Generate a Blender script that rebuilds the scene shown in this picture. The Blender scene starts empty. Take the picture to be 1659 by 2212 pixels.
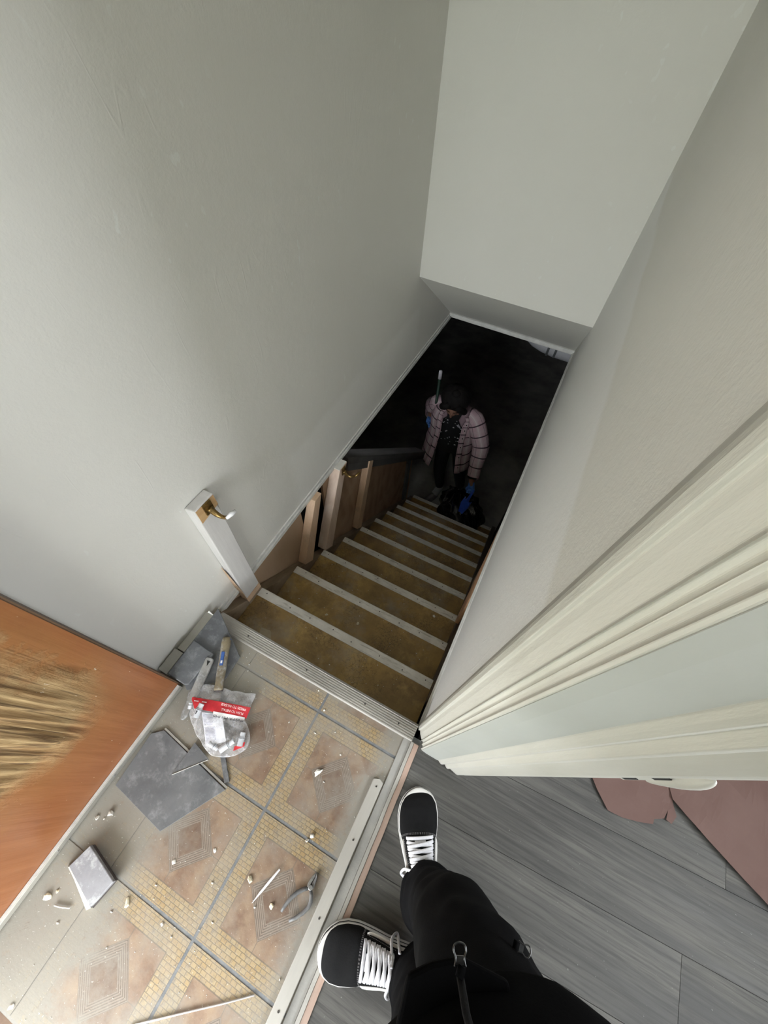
import bpy, bmesh, math, random
from mathutils import Vector, Matrix, noise
random.seed(7)
V = Vector
scene = bpy.context.scene
COL = scene.collection

# ------------------------------------------------------------------ camera
cam_d = bpy.data.cameras.new('camera')
cam = bpy.data.objects.new('camera', cam_d)
COL.objects.link(cam)
cam_d.sensor_fit = 'VERTICAL'
cam_d.sensor_height = 24.0
cam_d.lens = 24.0 * 853.86 / 2212.0
cam_d.clip_start = 0.01
R = Matrix(((0.88803279, -0.40102958, 0.22488449),
            (0.45819444, 0.73130240, -0.50522733),
            (0.03815253, 0.55169926, 0.83317004)))
cam.matrix_world = Matrix.Translation((0, 0, 1.52)) @ R.to_4x4()
scene.camera = cam

# ------------------------------------------------------------------ world, light, exposure
world = bpy.data.worlds.new('sky')
scene.world = world
world.use_nodes = True
wn = world.node_tree
bgn = wn.nodes['Background']
bgn.inputs[0].default_value = (0.92, 0.955, 1.0, 1)
tc = wn.nodes.new('ShaderNodeTexCoord'); sx = wn.nodes.new('ShaderNodeSeparateXYZ')
mr = wn.nodes.new('ShaderNodeMapRange')
mr.inputs[1].default_value = 0.0; mr.inputs[2].default_value = 1.0; mr.inputs[3].default_value = 6.4; mr.inputs[4].default_value = 10.0
wn.links.new(tc.outputs['Generated'], sx.inputs[0]); wn.links.new(sx.outputs[2], mr.inputs[0]); wn.links.new(mr.outputs[0], bgn.inputs[1])

def area(name, loc, rot, sx, sy, power=0, portal=False, color=(1, 1, 1)):
    l = bpy.data.lights.new(name, 'AREA')
    l.shape = 'RECTANGLE'; l.size = sx; l.size_y = sy
    l.energy = power; l.color = color
    if portal: l.cycles.is_portal = True
    o = bpy.data.objects.new(name, l); COL.objects.link(o)
    o.location = loc; o.rotation_euler = rot
    return o
PI = math.pi
# daylight comes in through the open outside door behind the landing and an unseen hall opening added as fill
area('door_daylight_portal', (-0.32, -0.99, 1.02), (PI/2, 0, 0), 0.78, 2.06, portal=True)
area('hall_fill_portal', (2.42, -0.10, 1.70), (0, PI/2, 0), .9, 2.0, portal=True)
scene.view_settings.view_transform = 'Standard'
scene.view_settings.look = 'None'
scene.view_settings.gamma = 1.0
scene.view_settings.use_curve_mapping = False
scene.view_settings.exposure = 1.62
scene.cycles.use_denoising = True
scene.cycles.max_bounces = 10
scene.cycles.diffuse_bounces = 6
scene.cycles.transparent_max_bounces = 16
scene.cycles.sample_clamp_indirect = 8.0

# ------------------------------------------------------------------ helpers
class B:
    """collects shapes, builds ONE mesh object"""
    def __init__(s): s.v = []; s.f = []; s.uv = None
    def add(s, vs, fs):
        n = len(s.v); s.v += [V(p) for p in vs]; s.f += [tuple(i + n for i in f) for f in fs]
    def box(s, c, d, rot=None):
        x, y, z = d[0]/2, d[1]/2, d[2]/2
        vs = [V((i*x, j*y, k*z)) for i in (-1, 1) for j in (-1, 1) for k in (-1, 1)]
        if rot is not None: vs = [rot @ p for p in vs]
        c = V(c)
        s.add([p + c for p in vs], [(0, 1, 3, 2), (4, 6, 7, 5), (0, 4, 5, 1), (2, 3, 7, 6), (0, 2, 6, 4), (1, 5, 7, 3)])
        return s
    def bx(s, x0, x1, y0, y1, z0, z1):
        return s.box(((x0+x1)/2, (y0+y1)/2, (z0+z1)/2), (abs(x1-x0), abs(y1-y0), abs(z1-z0)))
    def prism(s, poly, a0, a1, axis='z'):
        """poly of 2D points extruded along axis; x -> (y,z), y -> (x,z), z -> (x,y)"""
        def P(p, a):
            return (a, p[0], p[1]) if axis == 'x' else (p[0], a, p[1]) if axis == 'y' else (p[0], p[1], a)
        n = len(poly)
        vs = [P(p, a0) for p in poly] + [P(p, a1) for p in poly]
        fs = [tuple(range(n))[::-1], tuple(range(n, 2*n))] + [(i, (i+1) % n, n+(i+1) % n, n+i) for i in range(n)]
        s.add(vs, fs); return s
    def hexa(s, top, bot):
        """solid from matching polygons"""
        n = len(top)
        s.add(list(bot) + list(top), [tuple(range(n))[::-1], tuple(range(n, 2*n))] + [(i, (i+1) % n, n+(i+1) % n, n+i) for i in range(n)])
        return s
    def tube(s, pts, r, n=8, cap=True, flat=None, up=None):
        pts = [V(p) for p in pts]; m = len(pts)
        rr = r if hasattr(r, '__len__') else [r]*m
        base = len(s.v); prev = None
        for i, p in enumerate(pts):
            t = (pts[min(i+1, m-1)] - pts[max(i-1, 0)])
            if t.length < 1e-9: t = V((0, 0, 1))
            t.normalize()
            ref = V(up) if up else (prev if prev is not None else (V((0, 0, 1)) if abs(t.z) < .9 else V((1, 0, 0))))
            a = t.cross(ref)
            if a.length < 1e-6: a = t.cross(V((1, .3, .2)))
            a.normalize(); b = a.cross(t).normalized(); prev = b
            for k in range(n):
                an = 2*PI*k/n
                s.v.append(p + a*(math.cos(an)*rr[i]) + b*(math.sin(an)*rr[i]*(flat or 1)))
        for i in range(m-1):
            for k in range(n):
                s.f.append((base+i*n+k, base+i*n+(k+1) % n, base+(i+1)*n+(k+1) % n, base+(i+1)*n+k))
        if cap:
            s.f.append(tuple(base+k for k in range(n))[::-1]); s.f.append(tuple(base+(m-1)*n+k for k in range(n)))
        return s
    def rings(s, rings, closed=True, cap=True):
        base = len(s.v); n = len(rings[0])
        for r in rings: s.v += [V(p) for p in r]
        for i in range(len(rings)-1):
            for k in range(n if closed else n-1):
                s.f.append((base+i*n+k, base+i*n+(k+1) % n, base+(i+1)*n+(k+1) % n, base+(i+1)*n+k))
        if cap and closed:
            s.f.append(tuple(base+k for k in range(n))[::-1]); s.f.append(tuple(base+(len(rings)-1)*n+k for k in range(n)))
        return s
    def ball(s, c, r, n=12, m=8, rot=None):
        r = r if hasattr(r, '__len__') else (r, r, r); c = V(c)
        rs = []
        for i in range(m+1):
            th = PI*(i/m); th = min(max(th, .02), PI-.02)
            ring = []
            for k in range(n):
                p = V((r[0]*math.sin(th)*math.cos(2*PI*k/n), r[1]*math.sin(th)*math.sin(2*PI*k/n), r[2]*math.cos(th)))
                if rot is not None: p = rot @ p
                ring.append(c+p)
            rs.append(ring[::-1])
        return s.rings(rs)
    def build(s, name, mat, parent=None, loc=None, smooth=False, bevel=0, sub=0, solid=0, seg=2):
        me = bpy.data.meshes.new(name)
        l = V(loc) if loc is not None else V((0, 0, 0))
        me.from_pydata([p - l for p in s.v], [], s.f); me.update()
        bm = bmesh.new(); bm.from_mesh(me); bmesh.ops.recalc_face_normals(bm, faces=bm.faces); bm.to_mesh(me); bm.free()
        if s.uv:
            u = me.uv_layers.new(name='UVMap')
            for lp in me.loops: u.data[lp.index].uv = s.uv[lp.vertex_index]
        o = bpy.data.objects.new(name, me); COL.objects.link(o); o.location = l
        me.materials.append(mat)
        if smooth:
            for p in me.polygons: p.use_smooth = True
        if solid:
            m = o.modifiers.new('solid', 'SOLIDIFY'); m.thickness = solid; m.offset = 0
        if bevel:
            m = o.modifiers.new('bevel', 'BEVEL'); m.width = bevel; m.segments = seg; m.limit_method = 'ANGLE'
        if sub:
            m = o.modifiers.new('sub', 'SUBSURF'); m.levels = sub; m.render_levels = sub
        if parent: adopt(o, parent)
        return o

def wmat(o):
    m = Matrix.LocRotScale(o.location, o.rotation_euler, o.scale)
    return (wmat(o.parent) @ o.matrix_parent_inverse @ m) if o.parent else m
def adopt(o, p):
    o.parent = p; o.matrix_parent_inverse = wmat(p).inverted()
def tag(o, label, cat, group=None):
    o['label'] = label; o['category'] = cat
    if group: o['group'] = group
    return o
def thing(name, label, cat, loc, group=None):
    o = bpy.data.objects.new(name, None); COL.objects.link(o); o.location = loc
    o.empty_display_size = .05
    return tag(o, label, cat, group)
def struct(o, label=None):
    o['kind'] = 'structure'
    if label: o['label'] = label
    return o
def skin(name, nodes, edges, mat, parent=None, sub=2, root=None, smooth=True):
    ks = list(nodes); idx = {k: i for i, k in enumerate(ks)}
    me = bpy.data.meshes.new(name)
    me.from_pydata([nodes[k][0] for k in ks], [(idx[a], idx[b]) for a, b in edges], []); me.update()
    o = bpy.data.objects.new(name, me); COL.objects.link(o); me.materials.append(mat)
    m = o.modifiers.new('skin', 'SKIN'); m.use_smooth_shade = True; m.branch_smoothing = .3
    sv = me.skin_vertices[0].data
    for k in ks:
        r = nodes[k][1]; r = r if hasattr(r, '__len__') else (r, r)
        sv[idx[k]].radius = r; sv[idx[k]].use_root = (k == (root or ks[0]))
    s2 = o.modifiers.new('sub', 'SUBSURF'); s2.levels = sub; s2.render_levels = sub
    if parent: adopt(o, parent)
    return o
def cat(pts, n=5):
    pts = [V(p) for p in pts]; out = []
    for i in range(len(pts)-1):
        a, p, q, d = pts[max(i-1, 0)], pts[i], pts[i+1], pts[min(i+2, len(pts)-1)]
        for k in range(n):
            u = k/n; out.append(.5*((2*p)+(q-a)*u+(2*a-5*p+4*q-d)*u*u+(3*p-a-3*q+d)*u**3))
    return out + [pts[-1]]
def nz(p, s=1.0): return noise.noise(V(p)*s)

# ------------------------------------------------------------------ materials
class N:
    def __init__(s, name):
        s.m = bpy.data.materials.new(name); s.m.use_nodes = True
        s.t = s.m.node_tree; s.b = s.t.nodes['Principled BSDF']
    def n(s, typ, **k):
        x = s.t.nodes.new(typ)
        for a, b in k.items(): setattr(x, a, b)
        return x
    def l(s, a, b): s.t.links.new(a, b)
    def val(s, x, inp):
        if isinstance(x, (int, float)): inp.default_value = x
        elif isinstance(x, (tuple, list)): inp.default_value = tuple(x) if len(x) == 4 or inp.type == 'VECTOR' else tuple(x) + (1,)
        else: s.l(x, inp)
    def math(s, op, a, b=0.0, c=None, clamp=False):
        x = s.n('ShaderNodeMath', operation=op, use_clamp=clamp)
        s.val(a, x.inputs[0]); s.val(b, x.inputs[1])
        if c is not None: s.val(c, x.inputs[2])
        return x.outputs[0]
    def mix(s, f, a, b):
        x = s.n('ShaderNodeMix', data_type='RGBA')
        s.val(f, x.inputs[0]); s.val(a, x.inputs[6]); s.val(b, x.inputs[7])
        return x.outputs[2]
    def noise(s, vec, scale, detail=4, rough=.55, stretch=None, out=0):
        if stretch: vec = s.mapv(vec, stretch)
        x = s.n('ShaderNodeTexNoise'); x.inputs['Scale'].default_value = scale
        x.inputs['Detail'].default_value = detail; x.inputs['Roughness'].default_value = rough
        s.l(vec, x.inputs['Vector']); return x.outputs[out]
    def mapv(s, vec, scale=(1, 1, 1), loc=(0, 0, 0), rot=(0, 0, 0)):
        x = s.n('ShaderNodeMapping'); x.inputs['Scale'].default_value = scale
        x.inputs['Location'].default_value = loc; x.inputs['Rotation'].default_value = rot
        s.l(vec, x.inputs['Vector']); return x.outputs[0]
    def ramp(s, f, a, b):
        x = s.n('ShaderNodeMapRange'); s.val(f, x.inputs[0])
        x.inputs[1].default_value = a; x.inputs[2].default_value = b
        return x.outputs[0]
    def obj(s): return s.n('ShaderNodeTexCoord').outputs['Object']
    def pos(s): return s.n('ShaderNodeNewGeometry').outputs['Position']
    def uv(s): return s.n('ShaderNodeTexCoord').outputs['UV']
    def xyz(s, vec):
        x = s.n('ShaderNodeSeparateXYZ'); s.l(vec, x.inputs[0]); return x.outputs
    def bump(s, h, strength=.3, dist=.002):
        x = s.n('ShaderNodeBump'); x.inputs['Strength'].default_value = strength; x.inputs['Distance'].default_value = dist
        s.l(h, x.inputs['Height']); s.l(x.outputs[0], s.b.inputs['Normal']); return x
    def done(s, col=None, rough=.6, metal=0, spec=.5):
        if col is not None: s.val(col, s.b.inputs['Base Color'])
        s.val(rough, s.b.inputs['Roughness']); s.val(metal, s.b.inputs['Metallic'])
        s.b.inputs['Specular IOR Level'].default_value = spec
        return s.m

def pm(name, c1, c2=None, rough=.6, scale=8, stretch=None, bump=0, bscale=60, metal=0, spec=.5, world=False, thr=(.35, .65), dist=.002, detail=4):
    n = N(name); co = n.pos() if world else n.obj()
    col = c1
    if c2: col = n.mix(n.ramp(n.noise(co, scale, detail, .6, stretch), *thr), c1, c2)
    if bump: n.bump(n.noise(co, bscale, 4, .6, stretch), bump, dist)
    return n.done(col, rough, metal, spec)

def wall_mat(name, c1, c2, patch=None):
    n = N(name); p = n.pos(); x, y, z = n.xyz(p)
    col = n.mix(n.ramp(n.noise(p, 1.7, 5, .6), .35, .7), c1, c2)
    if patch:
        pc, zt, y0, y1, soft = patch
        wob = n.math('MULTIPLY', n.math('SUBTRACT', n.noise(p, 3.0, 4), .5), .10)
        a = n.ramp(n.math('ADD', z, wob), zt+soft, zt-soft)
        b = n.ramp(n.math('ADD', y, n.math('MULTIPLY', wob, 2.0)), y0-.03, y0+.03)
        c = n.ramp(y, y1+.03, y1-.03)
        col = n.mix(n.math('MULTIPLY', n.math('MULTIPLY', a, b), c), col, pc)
    # small nicks where the paint is chipped to white, and faint scuffs
    sp = n.noise(p, 34, 2, .5, stretch=(1, 1, .6))
    gate = n.ramp(n.noise(p, 2.3, 2), .5, .62)
    col = n.mix(n.math('MULTIPLY', n.math('MULTIPLY', n.ramp(sp, .685, .715), gate), .85), col, (.78, .79, .76))
    fine = n.noise(p, 260, 3, .6)
    mid = n.noise(p, 26, 5, .65)
    crack = n.math('ABSOLUTE', n.math('SUBTRACT', n.noise(p, 3.4, 2, .5, stretch=(1, 2.6, .5)), .5))
    ridge = n.math('MULTIPLY', n.ramp(crack, .010, 0), n.ramp(n.noise(p, 5.5, 2), .56, .66))
    h = n.math('ADD', n.math('MULTIPLY', fine, .10), n.math('ADD', n.math('MULTIPLY', mid, .45), n.math('MULTIPLY', ridge, .16)))
    n.bump(h, .60, .004)
    return n.done(col, .52, spec=.35)

W1, W2 = (.722, .712, .672), (.746, .737, .70)
m_wallL = wall_mat('wall_paint_left', W1, W2, patch=((.785, .778, .745), .285, .80, 2.1, .02))
m_wallR = wall_mat('wall_paint_right', W1, W2, patch=((.80, .80, .79), 1.08, .1, 2.3, .012))  # pale lower band paints a grazing sheen into the wall colour
m_wallE = wall_mat('wall_paint_end', (.722, .716, .672), (.746, .74, .70))
m_white = pm('white_trim_paint', (.74, .73, .69), (.64, .62, .57), .4, 14, bump=.25, bscale=60)
m_casing = pm('cream_gloss_paint', (.62, .612, .56), (.575, .567, .515), .38, 9, stretch=(3, 3, .6), bump=.35, bscale=45, spec=.5)
m_bead = pm('bead_paint', (.76, .76, .73), (.62, .62, .59), .5, 22, bump=.25, bscale=240)
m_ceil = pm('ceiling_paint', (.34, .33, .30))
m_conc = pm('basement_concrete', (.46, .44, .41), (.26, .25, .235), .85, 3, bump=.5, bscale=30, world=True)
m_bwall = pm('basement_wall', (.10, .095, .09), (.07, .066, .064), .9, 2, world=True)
m_ground = pm('lawn_ground', (.17, .185, .125), (.22, .22, .18), .9, 2, world=True)
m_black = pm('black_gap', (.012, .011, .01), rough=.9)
def mortar_mat():
    n = N('grey_mortar'); p = n.pos(); x, y, z = n.xyz(p)
    col = n.mix(n.ramp(n.noise(p, 40, 4), .35, .65), (.15, .157, .165), (.21, .215, .22))
    d = n.math('MAXIMUM', n.ramp(x, -.36, -.50), n.ramp(n.noise(p, 9, 4), .55, .7))
    col = n.mix(n.math('MULTIPLY', d, .85), col, (.26, .245, .215))
    n.bump(n.noise(p, 200, 3), .5, .001)
    return n.done(col, .85)
m_mortar = mortar_mat()

def tile_mat():
    n = N('printed_tile_vinyl'); o = n.obj(); p = n.pos()
    x, y, z = n.xyz(o); wx, wy, wz = n.xyz(p)
    ax = n.math('ABSOLUTE', x); ay = n.math('ABSOLUTE', y)
    mx = n.math('MAXIMUM', ax, ay); l1 = n.math('ADD', ax, ay)
    big = n.noise(p, 9, 5, .65); small = n.noise(p, 70, 5, .7)
    brown = n.mix(n.ramp(big, .35, .68), (0.164, 0.091, 0.055), (0.294, 0.199, 0.133))
    brown = n.mix(n.ramp(n.noise(p, 22, 4), .45, .75), brown, (0.329, 0.238, 0.154))
    darkb = n.mix(n.ramp(n.noise(p, 30, 4), .35, .7), (0.140, 0.084, 0.056), (0.196, 0.130, 0.087))
    # yellow mosaic border of little blocks
    br = n.n('ShaderNodeTexBrick'); br.offset = .5; br.squash = 1
    for k, v in (('Scale', 1.0), ('Mortar Size', .0011), ('Mortar Smooth', .3), ('Brick Width', .016), ('Row Height', .0105), ('Bias', 0.0)): br.inputs[k].default_value = v
    br.inputs['Color1'].default_value = (0.350, 0.234, 0.098, 1); br.inputs['Color2'].default_value = (0.378, 0.287, 0.154, 1)
    br.inputs['Mortar'].default_value = (0.189, 0.140, 0.081, 1)
    n.l(n.mapv(o, (1, 1, 1), (.0, .0, 0)), br.inputs['Vector'])
    mosaic = n.mix(n.ramp(small, .50, .72), br.outputs[0], (0.175, 0.140, 0.108))
    mosaic = n.mix(n.ramp(big, .45, .8), mosaic, (0.350, 0.280, 0.203))
    # woven diamond ring
    wv = n.math('SINE', n.math('MULTIPLY', l1, 900.0))
    ring = n.mix(n.ramp(wv, .25, .6), (.24, .185, .143), (.115, .085, .066))
    ring = n.mix(n.ramp(small, .55, .8), ring, (0.315, 0.269, 0.224))
    inner = n.mix(n.math('LESS_THAN', l1, .083), brown, ring)
    inner = n.mix(n.math('LESS_THAN', l1, .045), inner, darkb)
    def line(d, at, w): return n.math('LESS_THAN', n.math('ABSOLUTE', n.math('SUBTRACT', d, at)), w)
    lines = n.math('MAXIMUM', line(l1, .083, .0011), line(l1, .045, .0008))
    spokes = n.math('MULTIPLY', n.math('LESS_THAN', n.math('MINIMUM', ax, ay), .0009), n.math('GREATER_THAN', l1, .083))
    inner = n.mix(n.math('MULTIPLY', n.math('MAXIMUM', lines, spokes), .85), inner, (.15, .115, .09))
    col = n.mix(n.math('GREATER_THAN', mx, .106), inner, mosaic)
    col = n.mix(n.math('MULTIPLY', line(mx, .106, .0014), .85), col, (.14, .105, .075))
    # construction dust lying on the floor
    dn = n.noise(p, 5, 6, .7)
    dist = n.math('MAXIMUM', n.math('MAXIMUM', n.ramp(wx, -.40, -.545), n.ramp(wx, -.03, .045)), n.math('MAXIMUM', n.ramp(wy, .12, .2), n.ramp(wy, -.62, -.95)))
    dust = n.math('ADD', n.math('MULTIPLY', dist, .9), n.math('MULTIPLY', n.ramp(dn, .42, .70), .75), clamp=True)
    dust = n.math('MULTIPLY', dust, n.ramp(n.noise(p, 60, 4, .7), .05, .5))
    dust = n.math('MINIMUM', n.math('ADD', dust, .10), .95)
    col = n.mix(dust, col, (0.262, 0.246, 0.213))
    col = n.mix(n.math('MULTIPLY', n.ramp(n.noise(p, 150, 3, .7), .66, .72), .7), col, (.78, .76, .70))
    grv = n.math('ADD', n.math('MULTIPLY', n.math('MULTIPLY', br.outputs['Fac'], n.math('GREATER_THAN', mx, .106)), -.5), n.math('MULTIPLY', n.math('MULTIPLY', wv, .15), n.math('MULTIPLY', n.math('LESS_THAN', l1, .083), n.math('GREATER_THAN', l1, .045))))
    n.bump(n.math('ADD', n.math('MULTIPLY', small, .8), n.math('MULTIPLY', grv, n.math('SUBTRACT', 1.0, dust))), .4, .0012)
    return n.done(col, n.math('ADD', .45, n.math('MULTIPLY', dust, .4)), spec=.35)
m_tile = tile_mat()

def plank_mat():
    n = N('grey_wood_vinyl'); o = n.obj(); info = n.n('ShaderNodeObjectInfo')
    sh = n.n('ShaderNodeVectorMath', operation='ADD'); n.l(o, sh.inputs[0])
    cmb = n.n('ShaderNodeCombineXYZ'); n.l(n.math('MULTIPLY', info.outputs['Random'], 20.0), cmb.inputs[0]); n.l(n.math('MULTIPLY', info.outputs['Random'], 7.0), cmb.inputs[2])
    n.l(cmb.outputs[0], sh.inputs[1]); v = sh.outputs[0]
    g1 = n.noise(v, 4, 5, .6, stretch=(.5, 5, 5)); g2 = n.noise(v, 30, 5, .7, stretch=(.16, 5, 5))
    kn = n.n('ShaderNodeTexWave', wave_type='BANDS', bands_direction='Y'); kn.inputs['Scale'].default_value = 14
    kn.inputs['Distortion'].default_value = 9; kn.inputs['Detail'].default_value = 3; kn.inputs['Detail Scale'].default_value = .7
    n.l(n.mapv(v, (.35, 1, 1)), kn.inputs['Vector'])
    g0 = n.noise(v, 2.2, 3, .5, stretch=(.45, 3.2, 3))
    base = n.mix(info.outputs['Random'], (.045, .0445, .043), (.185, .178, .163))
    col = n.mix(n.ramp(g0, .34, .66), base, (.050, .049, .047))
    col = n.mix(n.math('MULTIPLY', n.ramp(g1, .42, .70), .75), col, (.185, .178, .162))
    col = n.mix(n.math('MULTIPLY', n.ramp(g2, .46, .66), .70), col, (.040, .039, .037))
    col = n.mix(n.math('MULTIPLY', n.ramp(kn.outputs['Color'], .70, 1.0), .22), col, (.045, .044, .042))
    p = n.pos()
    col = n.mix(n.math('MULTIPLY', n.ramp(n.noise(p, 130, 2), .72, .76), .35), col, (.5, .5, .48))
    n.bump(g2, .25, .0008)
    return n.done(col, n.ramp(g1, -.6, 1.3), spec=.45)
m_plank = plank_mat()

def wood(name, c1, c2, axis=(1, 1, .12), rough=.6, scale=26, dark=None, bump=.2):
    n = N(name); o = n.obj()
    g = n.noise(o, scale, 5, .65, stretch=axis)
    col = n.mix(n.ramp(g, .35, .68), c1, c2)
    if dark: col = n.mix(n.math('MULTIPLY', n.ramp(n.noise(o, 7, 5, .7), .55, .75), .8), col, dark)
    n.bump(g, bump, .0015)
    return n.done(col, rough, spec=.35)
m_pine = wood('pine_stud', (.60, .41, .27), (.70, .51, .36), dark=(.38, .28, .21))
m_pineW = wood('pine_post_whitewashed', (.60, .45, .35), (.74, .60, .50), dark=(.66, .60, .55))
m_rawend = wood('raw_pine_patch', (.50, .30, .14), (.62, .42, .22), axis=(1, .12, 1))
m_pinkwood = wood('pink_primed_wood', (.42, .29, .23), (.46, .35, .29), axis=(1, .12, 1), dark=(.42, .33, .27))
m_greywood = wood('dusty_grey_strip', (.37, .355, .32), (.42, .405, .37), axis=(1, .15, 1), bump=.1)
m_cement = pm('cement_strip', (.36, .35, .325), (.30, .295, .275), .85, 14, bump=.35, bscale=120, world=True)
m_dirtwood = wood('dirty_plate_wood', (.20, .15, .10), (.30, .235, .17), axis=(1, .2, .2), dark=(.12, .09, .065))
m_darkrail = wood('dark_rail_wood', (.075, .072, .07), (.12, .115, .11), axis=(1, .15, .15))
m_stringR = wood('right_stringer_wood', (.085, .065, .05), (.13, .10, .075), axis=(1, .15, .15))
m_orangeply = wood('orange_board', (.52, .29, .16), (.64, .41, .25), axis=(1, .2, .2), dark=(.55, .42, .33))
def ply_mat():
    n = N('plywood'); o = n.obj()
    w = n.n('ShaderNodeTexWave', wave_type='RINGS'); w.inputs['Scale'].default_value = 3.2; w.inputs['Distortion'].default_value = 7
    w.inputs['Detail'].default_value = 2; w.inputs['Detail Scale'].default_value = 1.2
    n.l(n.mapv(o, (1, 1, .5)), w.inputs['Vector'])
    col = n.mix(n.ramp(w.outputs['Color'], .2, .9), (.42, .285, .19), (.35, .23, .15))
    col = n.mix(n.ramp(n.noise(o, 5, 4), .4, .75), col, (.50, .355, .24))
    return n.done(col, .7, spec=.25)
m_ply = ply_mat()
m_ply2 = pm('aged_plywood_light', (.46, .33, .225), (.40, .275, .18), .7, 4, stretch=(1, 1, .3))
m_steel = pm('grey_steel_post', (.20, .215, .225), (.15, .16, .165), .5, 10, metal=.3)

def tread_mat():
    n = N('worn_brown_tread'); p = n.pos(); o = n.obj(); x, y, z = n.xyz(o)
    a = n.noise(p, 5, 5, .65); b = n.noise(p, 38, 5, .7)
    col = n.mix(n.ramp(a, .32, .66), (.20, .122, .048), (.46, .29, .09))
    col = n.mix(n.math('MULTIPLY', n.ramp(n.noise(p, 9, 5, .7), .52, .72), .8), col, (.58, .39, .13))
    vo = n.n('ShaderNodeTexVoronoi', feature='DISTANCE_TO_EDGE'); vo.inputs['Scale'].default_value = 48
    wob = n.n('ShaderNodeMix', data_type='VECTOR'); wob.inputs[0].default_value = .06
    n.l(p, wob.inputs[4]); n.l(n.noise(p, 30, 3, .6, out=1), wob.inputs[5]); n.l(wob.outputs[1], vo.inputs['Vector'])
    ck = n.math('MULTIPLY', n.ramp(vo.outputs['Distance'], .055, .0), n.ramp(n.noise(p, 6, 3), .44, .6))
    col = n.mix(n.math('MULTIPLY', ck, .75), col, (.05, .033, .018))
    # grey mortar dust smeared on the treads
    d = n.math('MULTIPLY', n.ramp(n.noise(p, 4.3, 5, .7), .50, .74), .75)
    col = n.mix(d, col, (.36, .32, .255))
    col = n.mix(n.math('MULTIPLY', n.ramp(n.noise(p, 120, 2), .73, .77), .5), col, (.62, .58, .50))
    n.bump(n.math('SUBTRACT', b, n.math('MULTIPLY', ck, .6)), .3, .0012)
    return n.done(col, n.ramp(b, -.3, 1.35), spec=.55)
m_tread = tread_mat()
def nosing_mat():
    n = N('dusty_stair_nosing'); p = n.pos()
    col = n.mix(n.ramp(n.noise(p, 12, 5, .65), .32, .7), (.66, .635, .59), (.86, .83, .785))
    col = n.mix(n.math('MULTIPLY', n.ramp(n.noise(p, 60, 3, .7, stretch=(.15, 1, 1)), .55, .7), .5), col, (.25, .22, .18))
    n.bump(n.noise(p, 90, 3), .25, .001)
    return n.done(col, .6, spec=.35)
m_nosing = nosing_mat()
m_nail = pm('nail_head', (.06, .055, .05), rough=.5, metal=.5)
m_riser = wood('riser_wood', (.10, .07, .045), (.14, .10, .065), axis=(.15, 1, 1))

def door_mat():
    n = N('orange_door_veneer'); p = n.obj(); x, y, z = n.xyz(p)
    g = n.noise(p, 30, 5, .6, stretch=(1, 1, .06))
    g2 = n.noise(p, 5, 5, .7, stretch=(1, 1, .5))
    col = n.mix(n.ramp(g, .3, .7), (.235, .083, .028), (.29, .112, .042))
    col = n.mix(n.math('MULTIPLY', n.ramp(g2, .5, .72), .55), col, (.17, .065, .028))
    # weathered pale veneer where the finish is gone
    wob = n.math('MULTIPLY', n.math('SUBTRACT', n.noise(p, 9, 5, .7), .5), .22)
    dz = n.math('ADD', n.math('ADD', z, wob), n.math('MULTIPLY', n.math('ABSOLUTE', n.math('ADD', y, .27)), -.55))
    m1 = n.ramp(dz, .27, .38)
    m2 = n.math('MULTIPLY', n.ramp(n.math('ADD', y, wob), -.125, -.185), n.ramp(n.math('ADD', y, wob), -.50, -.42))
    pale = n.mix(n.ramp(n.noise(p, 55, 5, .7, stretch=(1, 1, .07)), .35, .65), (.23, .13, .05), (.44, .31, .155))
    ck = n.math('ABSOLUTE', n.math('SUBTRACT', n.noise(p, 17, 3, .55, stretch=(1, 1.6, .05)), .5))
    pale = n.mix(n.math('MULTIPLY', n.ramp(ck, .028, .004), .8), pale, (.10, .055, .022))
    pale = n.mix(n.math('MULTIPLY', n.ramp(n.noise(p, 120, 4, .7, stretch=(1, 1, .04)), .52, .66), .6), pale, (.15, .085, .035))
    am = n.math('MULTIPLY', m1, m2)
    halo = n.math('MULTIPLY', n.ramp(dz, .12, .40), n.ramp(n.math('ADD', y, wob), -.03, -.16))
    col = n.mix(n.math('MULTIPLY', halo, .5), col, (.29, .15, .048))
    col = n.mix(am, col, pale)
    col = n.mix(n.math('MULTIPLY', n.ramp(n.noise(p, 90, 2, .5, stretch=(1, 1, .4)), .73, .76), .7), col, (.70, .62, .50))
    fl = n.noise(p, 150, 4, .7, stretch=(1, 1, .035))
    n.bump(n.math('ADD', g, n.math('MULTIPLY', am, n.math('ADD', n.math('MULTIPLY', fl, 2.5), n.math('MULTIPLY', n.ramp(ck, 0, .03), .8)))), .5, .003)
    return n.done(col, n.math('ADD', .33, n.math('MULTIPLY', am, .35)), spec=.45)
m_door = door_mat()
m_dooredge = wood('door_edge_dark', (.10, .06, .035), (.15, .09, .055))
m_alu = pm('dull_aluminium', (.52, .51, .47), (.40, .39, .36), .45, 30, metal=.6, stretch=(1, .1, 1))

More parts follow.
